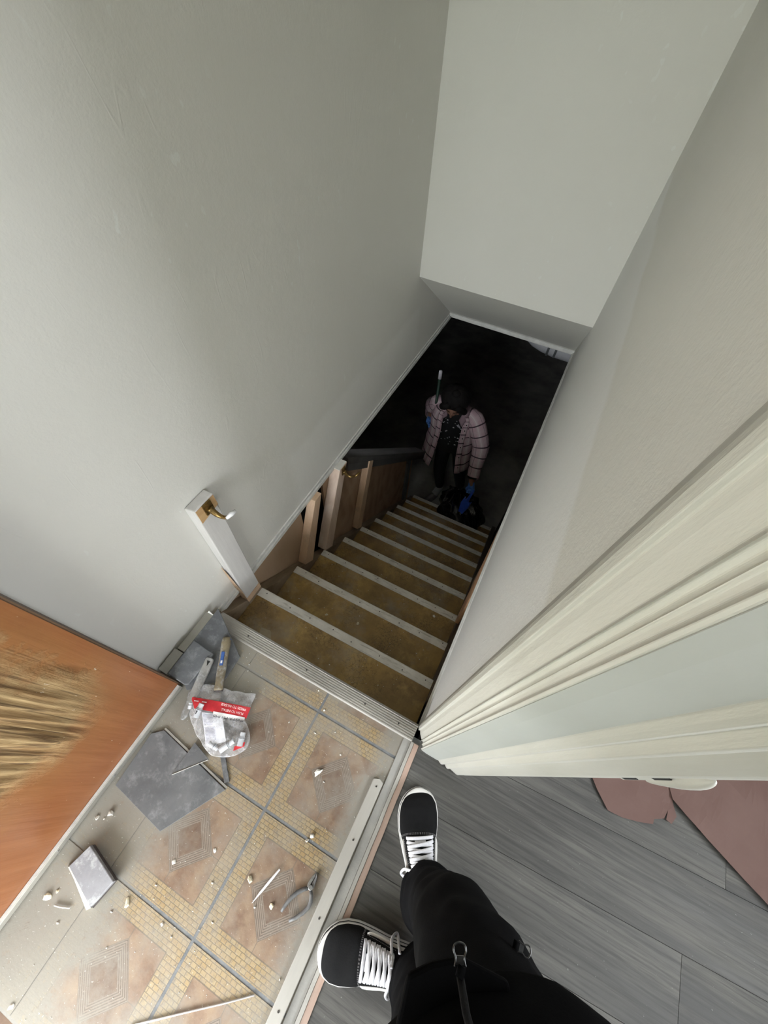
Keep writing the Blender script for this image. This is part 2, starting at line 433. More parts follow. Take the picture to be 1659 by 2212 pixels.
def slate_mat(name, c1, c2, dusty=.35, rough=.5):
    n = N(name); o = n.obj(); p = n.pos()
    col = n.mix(n.ramp(n.noise(p, 11, 6, .65), .32, .7), c1, c2)
    col = n.mix(n.math('MULTIPLY', n.ramp(n.noise(p, 26, 6, .75), .50, .70), dusty), col, (.46, .47, .48))
    n.bump(n.noise(p, 60, 5, .7), .25, .0012)
    return n.done(col, rough, spec=.4)
m_slate = slate_mat('grey_vinyl_tile', (.115, .12, .127), (.175, .18, .187))
m_slateL = slate_mat('grey_vinyl_dark', (.095, .098, .106), (.145, .15, .158), .3, .38)
m_slateDusty = slate_mat('dust_covered_tile', (.20, .20, .215), (.30, .30, .32), 1.0, .6)
m_slateEdge = pm('tile_edge_pale', (.56, .55, .52), (.44, .43, .41), .6, 40)
m_darkcore = pm('tile_dark_core', (.055, .045, .045), (.085, .07, .07), .8, 60, bump=.5, bscale=150)
m_chip = pm('plaster_white', (.80, .79, .75), (.68, .66, .60), .8, 60, bump=.4, bscale=200, world=True)
m_cream = pm('plaster_cream', (.72, .66, .50), (.62, .55, .40), .8, 60, bump=.4, bscale=200, world=True)
m_plasticW = pm('white_plastic', (.78, .78, .80), rough=.35)
m_brass = pm('antique_brass', (.36, .24, .09), (.20, .13, .05), .35, 60, metal=.9)
m_metal = pm('worn_steel', (.42, .42, .42), (.30, .30, .30), .35, 60, metal=.85)
m_toolgrey = pm('tool_grey', (.13, .13, .132), (.21, .21, .21), .45, 50, metal=.4)
m_grip = pm('pliers_grip_grey', (.11, .113, .117), (.17, .17, .168), .5, 60)
m_paper = pm('red_rosin_paper', (.150, .083, .070), (.172, .101, .086), .75, 3, bump=.5, bscale=9, world=True, dist=.006)

# ------------------------------------------------------------------ room shell
XL, XR = -.797, .107          # wall planes of the stairwell
YS = .174                     # landing edge
RUN, RISE = .2324, .20
def nose(y): return -RISE*(y-YS)/RUN
YB, ZB = 2.755, -.072         # far end of the opening

b = B(); b.prism([(-.83, 0), (.185, 0), (.185, ZB), (YB, ZB), (2.90, ZB), (2.90, 2.45), (-.83, 2.45)], XL-.12, XL, 'x')
struct(b.build('wall_left', m_wallL))
b = B(); b.prism([(2.04, 2.45), (2.04, .478), (YB, ZB), (2.90, ZB), (2.90, 2.45)], XL, XR, 'y')
# prism along y expects (x,z); build along x instead
b = B(); b.prism([(2.04, 2.45), (2.04, .478), (YB, ZB), (2.90, ZB), (2.90, 2.45)], XL, XR, 'x')
struct(b.build('wall_end', m_wallE))
b = B(); b.prism([(.20, ZB), (2.90, ZB), (2.90, 2.45), (.20, 2.45)], XR, .262, 'x')
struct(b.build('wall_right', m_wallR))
# rear wall of the landing with the outside doorway (door stands open against the left wall)
b = B(); b.bx(XL-.12, -.71, -.95, -.835, -.25, 2.45); b.bx(.075, .262, -.95, -.835, -.25, 2.45); b.bx(-.71, .075, -.95, -.835, 2.05, 2.45)
struct(b.build('wall_rear', m_wallE))
b = B(); b.bx(.262, 3.1, -1.75, -1.6, -.02, 2.45)
struct(b.build('wall_hall_rear', m_wallE))
b = B(); b.bx(.262, .32, -1.75, -.95, -.02, 2.45); struct(b.build('wall_hall_side', m_wallE))
b = B(); b.bx(.262, 3.1, 2.6, 2.75, -.02, 2.45); struct(b.build('wall_hall_far', m_wallE))
b = B(); b.bx(2.4, 2.5, -1.75, 2.75, -.02, 1.25); b.bx(2.4, 2.5, -1.75, 2.75, 2.15, 2.45); b.bx(2.4, 2.5, -1.75, -1.1, 1.25, 2.15); b.bx(2.4, 2.5, .9, 2.75, 1.25, 2.15)
struct(b.build('wall_hall_fill_gap', m_wallE))  # window gap made up to let fill light reach the left wall
b = B(); b.bx(-.95, 3.1, -1.75, 2.95, 2.45, 2.55); struct(b.build('ceiling', m_ceil))
b = B(); b.bx(.107, .262, -.83, .14, 2.06, 2.45); struct(b.build('wall_over_doorway', m_wallE))
b = B(); b.bx(-7, 8, -9, -.96, -.35, -.22); struct(b.build('ground', m_ground))
b = B(); b.bx(2.6, 14, -9, 9, -.35, -.22); struct(b.build('ground.001', m_ground))
struct(B().bx(-8, 8, -9.4, -8.8, -.22, 1.9).build('wall_horizon_blocker', m_ground), 'unseen green block added across the yard to darken the horizon')  # added to hide low sky, so the upper end wall gets less light
struct(B().bx(-2.4, 1.8, -3.6, -.955, 2.12, 2.22).build('ceiling_sky_blocker', m_ceil), 'unseen slab added outside the open door to cut sky light')  # invented overhang, shades the landing floor near the door

# ---- landing floor: mortar bed with the printed tiles set in it
floor = struct(B().bx(XL, .121, -.838, .165, -.06, -.0012).build('floor', m_mortar))
xs = [-.845, -.535, -.230, .075]; ys = [-.844, -.532, -.222, .082, .386]
G = .0042
for i in range(4):
    for j in range(4):
        cx = (xs[i] + xs[i+1])/2 if i < 3 else .2275
        cy = (ys[j] + ys[j+1])/2
        x0 = xs[i] + (G if i != 1 else .0012); x1 = (xs[i+1] if i < 3 else .38) - (G if i != 0 else .0012)
        if i == 0: x0 = XL
        if i == 3: x1 = .119
        x1 = min(x1, .119); y0 = max(ys[j]+G, -.832); y1 = min(ys[j+1]-G, .150)
        if x1-x0 < .01 or y1-y0 < .01: continue
        t = B().bx(x0, x1, y0, y1, -.006, 0).build('floor_tile', m_tile, floor, loc=(cx, cy, 0))
# ribbed landing edge
b = B(); prof = [(.147, -.004), (.147, .003)]
for k in range(6):
    y = .151 + k*.0075
    prof += [(y, .0062), (y+.0038, .0062), (y+.0048, .0045), (y+.0070, .0045)]
prof += [(.198, .006), (.205, .001), (.206, -.03), (.199, -.03), (.197, -.004)]
b.prism(prof, -.745, .093, 'x')
m_rib = pm('ribbed_edge', (.42, .40, .365), (.27, .255, .228), .55, 14, stretch=(.3, 1, 1), bump=.2, bscale=90, world=True)
nt = struct(b.build('trim_1', m_rib), 'ribbed pale stair edging along the front of the landing')
for x in (-.60, -.34, -.10, .03): B().tube([(x, .176, .005), (x, .176, .0072)], .003, 8).build('nail_head', m_nail, nt)
# right border strips between landing and hall
t2 = B(); t2.hexa([(.028, -.835, .010), (.060, -.835, .0135), (.060, .003, .0135), (.046, .009, .012), (.028, .001, .010)], [(.027, -.835, 0), (.061, -.835, 0), (.061, .003, 0), (.046, .009, 0), (.027, .001, 0)])
ts = struct(t2.build('trim_2', m_greywood, bevel=.0015), 'dusty grey nailed strip along the right side of the landing')
for x, y in ((.045, -.014), (.045, -.16), (.045, -.345), (.044, -.53), (.044, -.72)): B().tube([(x, y, .008), (x, y, .0132)], .0026, 8).build('nail_head', m_nail, ts)
struct(B().bx(.0645, .090, -.835, .150, 0, .0035).build('trim_3', m_cement, bevel=.001), 'cement strip beside the nailed strip')
b = B(); pts = []
for k in range(40):
    y = -.835 + k*.0252; w = .0022*nz((0, y*14, 3)); pts.append((y, w))
b.hexa([V((.091+w*.4, y, .009)) for y, w in pts] + [V((.101+w, y, .008)) for y, w in pts[::-1]], [V((.0905, y, 0)) for y, w in pts] + [V((.102+w, y, 0)) for y, w in pts[::-1]])
struct(b.build('trim_4', m_greywood), 'pale splintered wood lip between cement strip and hall floor')
b = B(); b.hexa([V((.1022+w, y, .0055)) for y, w in pts] + [V((.1185+w*.6, y, .0035)) for y, w in pts[::-1]], [V((.1022+w, y, -.003)) for y, w in pts] + [V((.1195+w*.6, y, -.003)) for y, w in pts[::-1]])
struct(b.build('trim_5', m_pinkwood), 'pinkish bare wood edge along the hall floor')

# ---- hall floor of grey vinyl planks
hall = struct(B().bx(.12, 3.05, -1.65, 2.65, -.05, -.004).build('floor.001', m_black))
rng = random.Random(3)
ang = .045
for r in range(-8, 13):
    y0 = -.008 + .192*r
    cuts = {0: [.02, 1.31, 2.6], -1: [-.1, .955, 2.2], 1: [-.3, 1.06, 2.4], -2: [-.2, .52, 1.75, 3.0]}.get(r)
    if not cuts:
        s0 = rng.uniform(-.9, .1); cuts = [s0, s0+1.25, s0+2.5, s0+3.75]
    cuts = cuts + [cuts[-1]+1.25]
    for a, c in zip(cuts[:-1], cuts[1:]):
        a2, c2 = max(a+.0006, .1205), min(c-.0006, 3.04)
        if c2-a2 < .03: continue
        q = [(a2, y0+.0006+ang*a2), (c2, y0+.0006+ang*c2), (c2, y0+.1914+ang*c2), (a2, y0+.1914+ang*a2)]
        if q[2][1] > 2.6 or q[0][1] < -1.6: continue
        if a2 < .30 and q[0][1] > .12: 
            if c2 < .32: continue
            a2 = .30; q[0] = (a2, y0+.0006+ang*a2); q[3] = (a2, y0+.1914+ang*a2)
        B().prism(q, -.004, 0, 'z').build('plank', m_plank, hall, loc=(a2, y0, 0))

# ---- doorway casing at the end of the right wall (thick paint over old mouldings)
prof = [(.107, .236), (.0965, .206), (.0960, .199), (.0985, .1895), (.1042, .1905), (.1085, .1815), (.1195, .1680), (.1165, .1615), (.1215, .1665), (.1262, .1640), (.1272, .1595), (.1245, .1565),
        (.1275, .1560), (.1310, .1520), (.1305, .1480), (.1275, .1445), (.1305, .1425), (.150, .1402), (.192, .1400), (.1985, .1362), (.2040, .1338), (.2095, .1360), (.2150, .1395), (.2190, .1360), (.2245, .1318), (.2300, .1325), (.2345, .1362),
        (.2400, .1345), (.258, .1310), (.2630, .1312), (.2675, .1385), (.2850, .1415), (.2860, .215), (.262, .215), (.262, .201), (.108, .201)]
cas = struct(B().prism(prof, .004, 2.08, 'z').build('trim_6', m_casing, bevel=.0012, seg=2), 'cream painted moulded door casing at the end of the right wall')
b = B(); b.hexa([(.1318, .1418, 2.07), (.150, .1398, 2.07), (.189, .1395, 2.07), (.189, .1388, 2.07), (.150, .1391, 2.07), (.1318, .1408, 2.07)], [(.1318, .1418, .006), (.150, .1398, .006), (.189, .1395, .006), (.189, .1388, .006), (.150, .1391, .006), (.1318, .1408, .006)])
b.build('jamb_panel', pm('jamb_grey_green_paint', (.43, .445, .415), (.48, .495, .465), .45, 5, stretch=(1, 1, .5), bump=.2, bscale=60), cas)
b = B()
pts = [V((.287, .1415, z)) for z in (.985, 1.0, 1.02, 1.045, 1.07, 1.085, 1.095)]
b.tube(pts, [.002, .0045, .006, .0085, .0085, .0065, .002], 10)
b.build('paint_drip', m_casing, cas, smooth=True, sub=1)
B().bx(.2705, .279, .1368, .1402, .955, 1.045).build('strike_plate', m_casing, cas, bevel=.001)
for z in (.963, 1.022): B().bx(.2725, .2765, .1362, .1372, z, z+.028).build('latch_slot', m_black, cas)
# head casing and far jamb of the same doorway (out of view above and behind)
struct(B().bx(.10, .285, -.83, -.79, 0, 2.08).build('trim_7', m_casing), 'cream door jamb on the rear side of the hall doorway')

# ---- bead trims around the lower edge of the stairwell
def bead(n, segs, label):
    b = B()
    for (x0, x1, y0, y1, z0, z1) in segs: b.bx(x0, x1, y0, y1, z0, z1)
    return struct(b.build(n, m_bead, bevel=.0015), label)
bead('trim_8', [(XL-.004, XL+.012, .19, YB, ZB-.018, ZB+.004), (XL-.004, XL+.006, .19, YB, ZB+.007, ZB+.022)], 'off-white edge bead along the foot of the left wall')
bead('trim_9', [(XL, XR, YB-.024, YB+.003, ZB-.014, ZB+.006), (XL, XR, YB-.048, YB-.028, ZB+.006, ZB+.028)], 'off-white edge bead along the foot of the end wall')
bead('trim_10', [(XR-.010, XR+.008, .205, YB, ZB-.018, ZB+.004), (XR-.005, XR+.006, .205, YB, ZB+.006, ZB+.018)], 'off-white edge bead along the foot of the right wall')

# ------------------------------------------------------------------ staircase
stairs = thing('staircase', 'steep basement staircase with worn brown treads and dusty pale nosings', 'stairs', (-.33, YS, -2.2))
XSL = -.765
def xsr(k): return .090 + .0048*k
for k in range(1, 11):
    y0, y1, z = YS+RUN*(k-1), YS+RUN*k, -RISE*k
    x1 = xsr(k)
    t = B().bx(XSL, x1, y0-.022, y1-.004, z-.03, z).build('tread', m_tread, stairs, loc=((XSL+x1)/2, (y0+y1)/2, z))
    # rounded nosing strip, nailed
    cs = [(y1-.040, z-.001), (y1-.039, z+.0022), (y1-.010, z+.0030), (y1-.002, z+.0012), (y1+.0015, z-.005), (y1+.0015, z-.030), (y1-.004, z-.031), (y1-.006, z-.002)]
    ns = B().prism(cs, XSL+.002, x1-.002, 'x').build('nosing', m_nosing, t)
    b = B(); rr = random.Random(k)
    for q in range(8):
        x = XSL + .05 + q*(x1-XSL-.08)/7 + rr.uniform(-.015, .015); yy = y1-.018+rr.uniform(-.006, .006)
        b.tube([(x, yy, z+.001), (x, yy, z+.0034)], .0028, 6)
    b.build('nail_heads', m_nail, t)['kind'] = 'stuff'
    B().bx(XSL, x1, y0-.024, y0-.004, z, z+RISE-.03).build('riser', m_riser, stairs)
B().bx(XSL, .14, YS+RUN*10-.024, YS+RUN*10-.004, -2.2, -2.03).build('riser', m_riser, stairs)
def slope_poly(y0, y1, up, dn): return [(y0, nose(y0)+up), (y1, nose(y1)+up), (y1, nose(y1)-dn), (y0, nose(y0)-dn)]
B().prism(slope_poly(.20, 2.49, -.035, .30), XSL-.03, XSL-.001, 'x').build('stringer', m_dirtwood, stairs)
b = B()
b.hexa([V((xsr(1), .31, nose(.31)+.03)), V((.133, .31, nose(.31)+.03)), V((.175, 2.52, nose(2.52)+.03)), V((xsr(10)+.001, 2.52, nose(2.52)+.03))],
       [V((xsr(1), .31, nose(.31)-.3)), V((.133, .31, nose(.31)-.3)), V((.175, 2.52, nose(2.52)-.12)), V((xsr(10)+.001, 2.52, nose(2.52)-.12))])
b.build('stringer', m_stringR, stairs)

# left knee wall below the left wall: plywood, leaning studs, plates and rail
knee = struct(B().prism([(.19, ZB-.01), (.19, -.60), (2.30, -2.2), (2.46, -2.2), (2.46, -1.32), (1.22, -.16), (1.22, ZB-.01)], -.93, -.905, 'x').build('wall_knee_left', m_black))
B().prism([(.19, ZB-.012), (.19, -.30), (.80, nose(.80)-.10), (.80, ZB-.012)], -.822, -.808, 'x').build('plywood_panel', m_ply2, knee, loc=(-.81, .5, -.4))
B().prism([(1.00, ZB-.012), (1.00, nose(1.0)-.1), (1.36, nose(1.36)-.1), (1.36, -.30), (1.2, ZB-.05)], -.822, -.808, 'x').build('plywood_panel', m_ply, knee, loc=(-.81, 1.1, -.6))
B().prism([(1.364, -.30), (1.364, nose(1.364)-.1), (2.40, nose(2.4)-.1), (2.40, -1.30)], -.822, -.808, 'x').build('plywood_panel', m_ply, knee, loc=(-.81, 2.1, -1.0))
B().prism([(.690, -.475), (.757, -.535), (.925, ZB-.016), (.868, ZB-.016)], -.806, -.760, 'x').build('stud', m_pine, knee, bevel=.002, loc=(-.78, .8, -.3))
B().prism([(1.262, -.93), (1.322, -.985), (1.490, -.41), (1.440, -.37)], -.806, -.762, 'x').build('stud', m_pine, knee, bevel=.002, loc=(-.78, 1.3, -.7))
B().prism([(2.235, -1.12), (2.315, -1.19), (2.315, -2.0), (2.235, -1.95)], -.820, -.790, 'x').build('steel_post', m_steel, knee, bevel=.002)
B().prism([(.20, nose(.20)-.035), (2.32, nose(2.32)-.02), (2.32, nose(2.32)-.055), (.20, nose(.20)-.075)], -.806, -.764, 'x').build('bottom_plate', m_dirtwood, knee, bevel=.002)
B().prism([(1.20, -.098), (2.66, -1.455), (2.66, -1.50), (1.20, -.146)], -.885, -.766, 'x').build('top_rail', m_darkrail, knee, bevel=.003)
B().prism([(1.20, -.146), (2.66, -1.50), (2.66, -1.56), (1.20, -.215)], -.808, -.770, 'x').build('rail_apron', m_darkrail, knee, bevel=.003)
# right side: boards under the right wall
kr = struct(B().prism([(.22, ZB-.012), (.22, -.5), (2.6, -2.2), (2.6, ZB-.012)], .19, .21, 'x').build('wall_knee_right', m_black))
B().prism([(.79, ZB-.02), (.785, -.49), (.825, -.585), (.86, -.57), (1.17, -.16), (1.17, ZB-.02)], .0985, .114, 'x').build('brace_board', m_orangeply, kr, bevel=.002, loc=(.12, 1, -.3))
B().prism([(.22, ZB-.014), (.22, -.30), (1.27, nose(1.27)-.10), (1.27, ZB-.014)], .118, .135, 'x').build('side_panel', m_dirtwood, kr, bevel=.002)
B().bx(.112, .136, 1.272, 1.36, -.42, ZB-.014).build('end_block', m_steel, kr, bevel=.002)

# ---- handrail posts with brass brackets
def bracket(parent, base, zdir=1.0):
    """rosette plate on the +x face, curved arm and cradle"""
    x, y, z = base
    pl = B().box((x+.003, y, z), (.006, .034, .050)).build('bracket_plate', m_brass, parent, bevel=.002)
    B().tube(cat([(x+.004, y, z-.004), (x+.022, y+.003, z-.028), (x+.044, y+.006, z-.034), (x+.064, y+.010, z-.022), (x+.078, y+.014, z-.004)]), [.0115-.0053*min(1, k/10) for k in range(21)], 10).build('bracket_arm', m_brass, parent, smooth=True)
    B().tube([(x+.072, y-.002, z-.008), (x+.080, y+.014, z), (x+.084, y+.030, z)], [.005, .0078, .0055], 8).build('bracket_tip', m_brass if zdir < 0 else m_plasticW, parent, smooth=True)
    for dz in (-.016, .016): B().tube([(x+.005, y, z+dz), (x+.0082, y, z+dz)], .0042, 8).build('screw', m_brass, parent)
p1 = thing('handrail_post', 'white painted wood block standing against the left wall with a brass rail bracket', 'post', (XL+.019, .365, -.2))
m_postw = wood('white_painted_lumber', (.60, .585, .575), (.68, .665, .65), axis=(1, 1, .1), bump=.7, scale=34)
b = B(); b.hexa([(XL+.001, .327, .525), (-.7605, .332, .525), (-.7605, .413, .525), (XL+.001, .412, .525)], [(XL+.001, .319, -.135), (-.760, .319, -.135), (-.760, .402, -.135), (XL+.001, .402, -.135)])
# chamfered near top corner
b.build('post', m_postw, p1, bevel=.004, seg=2, loc=(XL, .36, .2))
b = B(); b.hexa([(-.7604, .335, .520), (-.7590, .335, .520), (-.7590, .410, .520), (-.7604, .411, .520)], [(-.7604, .335, .458), (-.7590, .335, .458), (-.7590, .411, .470), (-.7604, .411, .470)])
b.build('raw_patch', m_rawend, p1, loc=(-.76, .37, .49))
B().hexa([(XL+.002, .3172, .14), (-.780, .3172, .10), (-.7605, .3172, -.06), (-.7605, .3192, -.06), (-.780, .3192, .10), (XL+.002, .3192, .14)], [(XL+.002, .3172, -.136), (-.780, .3172, -.136), (-.7605, .3172, -.136), (-.7605, .3192, -.136), (-.780, .3192, -.136), (XL+.002, .3192, -.136)]).build('raw_side', m_pine, p1, loc=(-.78, .35, -.1))
B().bx(XL+.002, -.7595, .3172, .4022, -.172, -.1352).build('raw_base', m_pine, p1, loc=(-.78, .35, -.1))
bracket(p1, (-.7600, .376, .497))
B().prism([(.3175, -.168), (.402, -.172), (.402, -.1995), (.3175, -.1995)], XL+.004, -.762, 'x').build('foot_shim', m_dirtwood, p1)
p2 = thing('handrail_post', 'bare pine post with whitened top and brass bracket below the wall edge', 'post', (-.775, .9, -.63))
b = B(); b.hexa([(-.806, 1.085, -.082), (-.750, 1.090, -.078), (-.750, 1.160, -.080), (-.806, 1.160, -.084)], [(-.806, .866, -.590), (-.750, .866, -.590), (-.750, .940, -.652), (-.806, .940, -.652)])
b.build('post', m_pineW, p2, bevel=.003, loc=(-.78, 1.0, -.3))
bracket(p2, (-.7500, 1.118, -.108), -1)
B().bx(-.804, -.752, 1.088, 1.158, -.082, -.0775).build('painted_top', m_white, p2)

# ------------------------------------------------------------------ basement
struct(B().bx(-4.2, 2.6, .0, 7.2, -2.3, -2.2).build('floor.002', m_conc))
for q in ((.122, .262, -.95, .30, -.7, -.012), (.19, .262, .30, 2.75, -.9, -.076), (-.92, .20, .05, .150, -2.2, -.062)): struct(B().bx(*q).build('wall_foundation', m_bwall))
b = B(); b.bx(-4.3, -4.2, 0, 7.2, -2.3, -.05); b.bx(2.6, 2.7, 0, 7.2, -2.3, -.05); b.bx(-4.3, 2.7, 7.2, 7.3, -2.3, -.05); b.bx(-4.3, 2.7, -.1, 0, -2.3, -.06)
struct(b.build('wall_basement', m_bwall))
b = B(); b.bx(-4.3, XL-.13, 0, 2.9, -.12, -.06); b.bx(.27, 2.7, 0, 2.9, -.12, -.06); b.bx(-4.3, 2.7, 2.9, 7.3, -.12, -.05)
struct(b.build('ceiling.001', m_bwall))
duct = thing('air_duct', 'pale grey round duct under the basement ceiling beyond the end wall', 'duct', (.3, 3.3, -.29))
m_duct = pm('galvanised_duct', (.62, .63, .66), (.54, .55, .58), .5, 6)
b = B(); ring = []
for x, r in ((1.6, .16), (.2, .16), (-.02, .158), (-.12, .145), (-.20, .125), (-.27, .095), (-.33, .062), (-.36, .045), (-.9, .04)):
    zc = -.305 if r > .12 else -.305 + (.12-r)*.35
    ring.append([V((x, 3.3+r*math.cos(2*PI*k/20), zc+r*math.sin(2*PI*k/20))) for k in range(20)])
b.rings(ring); b.build('duct_body', m_duct, duct, smooth=True)
for x in (-.065, -.005):
    B().tube([(x-.009, 3.3, -.305), (x+.009, 3.3, -.305)], .162, 24).build('strap', m_steel, duct)

# ------------------------------------------------------------------ the open door (stands against the left wall)
door = struct(B().bx(-.738, -.7005, -.826, -.0695, .014, 2.03).build('door_1', m_dooredge), 'open wooden door with orange veneer, weathered and split near the bottom')
b = B(); ny, nzz = 230, 120
zs = [.016 + 1.1*(j/nzz) for j in range(nzz)] + [1.3, 1.6, 2.028]
rows = []
for z in zs:
    row = []
    for i in range(ny+1):
        y = -.825 + .754*i/ny
        wob = .10*noise.noise(V((y*5, z*5, 2)))
        m = min(1, max(0, (z + wob - .33 - .55*abs(y+.27))/.10)) * min(1, max(0, (-.14-y-wob*.6)/.06)) * min(1, max(0, (y+.50)/.08))
        yy = y + .018*noise.noise(V((y*4, z*2.2, 5)))
        r1 = abs(noise.noise(V((yy*36, z*1.4, 0)))); r2 = noise.noise(V((yy*95, z*2.4, 7)))
        split = max(0, .12 - abs(noise.noise(V((yy*13, z*.9, 9)))))/.12
        r3 = abs(noise.noise(V((yy*62, z*1.1, 3))))
        d = m*(.010*(1-r1*1.8) + .006*(1-r3*2) + .003*r2 - .016*split*split) + .0004*noise.noise(V((y*60, z*6, 1)))
        row.append(V((-.6995 + d, y, z)))
    rows.append(row)
rows_ = rows
b.rings(rows, closed=False)
b.build('veneer_face', m_door, door, smooth=True)
B().bx(-.7005, -.688, -.828, -.0715, .006, .030).build('door_sweep', m_alu, door, bevel=.002)
B().bx(-.6985, -.6915, -.828, -.0735, .030, .0325).build('sweep_ridge', m_slateEdge, door)
for y in (-.16, -.36, -.56, -.75): B().tube([(-.690, y, .019), (-.6865, y, .019)], .0035, 8).build('screw', m_metal, door)
B().bx(-.738, -.7005, -.0693, -.066, .016, 2.02).build('door_edge_strip', m_dooredge, door)
# threshold outside the door
struct(B().bx(-.71, .075, -.955, -.838, -.03, -.006).build('trim_11', m_dooredge), 'dark outside door sill')

# ------------------------------------------------------------------ things lying on the landing
def slab(name, mat, poly, z0, z1, label, cat, group=None, tilt=None, bevel=.0008, extra=None):
    c = V((sum(p[0] for p in poly)/len(poly), sum(p[1] for p in poly)/len(poly), z0))
    t = thing(name, label, cat, c, group) if extra else None
    b = B()
    zf = tilt or (lambda x, y: 0)
    b.hexa([V((p[0], p[1], z1+zf(p[0], p[1]))) for p in poly], [V((p[0], p[1], z0+zf(p[0], p[1]))) for p in poly])
    o = b.build('tile_body' if extra else name, mat, t, loc=c, bevel=bevel)
    if extra: extra(t); return t
    return tag(o, label, cat, group)
# big loose grey tile with its pale click edge
def ex(t):
    a, c = V((-.652, -.198, 0)), V((-.367, -.233, 0)); d = (c-a).normalized(); nrm = V((-d.y, d.x, 0))
    B().hexa([a+nrm*.0055+V((0, 0, .0045)), c+nrm*.0055+V((0, 0, .0045)), c+nrm*.0003+V((0, 0, .0062)), a+nrm*.0003+V((0, 0, .0062))],
             [a+nrm*.0055+V((0, 0, .001)), c+nrm*.0055+V((0, 0, .001)), c+nrm*.0003+V((0, 0, .001)), a+nrm*.0003+V((0, 0, .001))]).build('click_edge', m_slateEdge, t)
slab('loose_tile', m_slate, [(-.650, -.200), (-.367, -.236), (-.470, -.402), (-.672, -.380), (-.680, -.228)], .0006, .0075, 'large cut grey vinyl tile lying flat beside the orange door', 'tile', extra=ex)
# leaning grey tile by the stair edge
def lean(x, y): return max(0.0, (-.60 - x)*.36)
slab('loose_tile', m_slateL, [(-.742, .200), (-.579, .101), (-.577, .018), (-.66, -.072), (-.728, -.03), (-.742, .01)], .001, .0075, 'pointed grey tile leaning on the wall beside the top step', 'tile', tilt=lean)
b = B()
# small smooth grey piece on top of it
top = [(-.735, .068), (-.655, .064), (-.661, -.054), (-.672, -.062), (-.735, -.060)]
zt = lambda x, y: lean(x, y) + .0085
o = B().hexa([V((x, y, zt(x, y)+.014)) for x, y in top], [V((x, y, zt(x, y))) for x, y in top]).build('tile_offcut', m_slateL, loc=(-.70, 0, .05), bevel=.003)
tag(o, 'small smooth dark grey offcut beside the door corner, on the pointed tile', 'tile')
# thin pointed sliver lying across the big tile
o = B().hexa([V((-.535, -.181, .0105)), V((-.463, -.197, .0105)), V((-.538, -.280, .0100))], [V((-.535, -.181, .0082)), V((-.463, -.197, .0082)), V((-.538, -.280, .0079))]).build('tile_sliver', m_slate, loc=(-.51, -.21, .008))
tag(o, 'thin pointed grey sliver lying on the large tile below the plastic bag', 'tile')
b = B(); b.tube([(-.4655, -.1985, .0112), (-.538, -.2805, .0112)], .0012, 6)
b.build('sliver_edge', m_slateEdge, o)
# dust covered block
t = thing('tile_block', 'square dust-covered grey tile block tilted up on the landing, dark edge towards the stairs', 'tile', (-.56, -.555, 0))
TL, TR, BR, BL = V((-.632, -.569, .026)), V((-.612, -.506, .036)), V((-.494, -.532, .034)), V((-.513, -.604, .024))
cen = (TL+TR+BR+BL)/4
def dn(p, k, out=1.0): q = p - V((0, 0, k)); return cen.lerp(q, 1) if out == 1 else V((cen.x+(q.x-cen.x)*out, cen.y+(q.y-cen.y)*out, q.z))
b = B(); b.hexa([TL, TR, BR, BL], [dn(TL, .012, 1.01), dn(TR, .012, 1.01), dn(BR, .012, 1.01), dn(BL, .012, 1.01)])
b.build('tile_face', m_slateDusty, t, bevel=.002, loc=cen)
b = B(); lo = [dn(TL, .0255, 1.03), dn(TR, .026, .985), dn(BR, .026, .985), dn(BL, .0235, 1.04)]
b.hexa([dn(TL, .0118, .985), dn(TR, .0118, .99), dn(BR, .0118, .99), dn(BL, .0118, .985)], lo); b.build('tile_core', m_darkcore, t, loc=cen)
b = B(); b.hexa([TL+V((0, 0, .0008)), BL+V((0, 0, .0008)), BL+V((.004, .004, .0006)), TL+V((.004, .002, .0006))], [V((TL.x-.014, TL.y-.006, .001)), V((BL.x-.012, BL.y-.014, .001)), V((BL.x, BL.y, .001)), V((TL.x, TL.y, .001))])
b.build('dust_heap', m_chip, t, loc=cen)
# old baseboard remnants at the wall
o = B().bx(-.7965, -.762, .020, .175, .0005, .013).build('baseboard_scrap', m_white, loc=(-.78, .1, 0), bevel=.0015)
tag(o, 'narrow white baseboard scrap along the wall behind the pointed tile', 'wood scrap')
o = B().bx(-.7955, -.757, -.0655, .016, .0005, .030).build('baseboard_scrap', m_white, loc=(-.78, -.03, 0), bevel=.0015)
tag(o, 'short thick white baseboard block between the door edge and the wall scrap', 'wood scrap')
# dark strip of plank poking out below the bag
o = B().hexa([V((-.441, -.172, .0055)), V((-.427, -.165, .0055)), V((-.370, -.214, .0055)), V((-.381, -.224, .0055))], [V((-.441, -.172, .0006)), V((-.427, -.165, .0006)), V((-.370, -.214, .0006)), V((-.381, -.224, .0006))]).build('plank_strip', m_slateL, loc=(-.41, -.19, 0))
tag(o, 'narrow dark grey vinyl strip sticking out from under the plastic bag', 'strip')

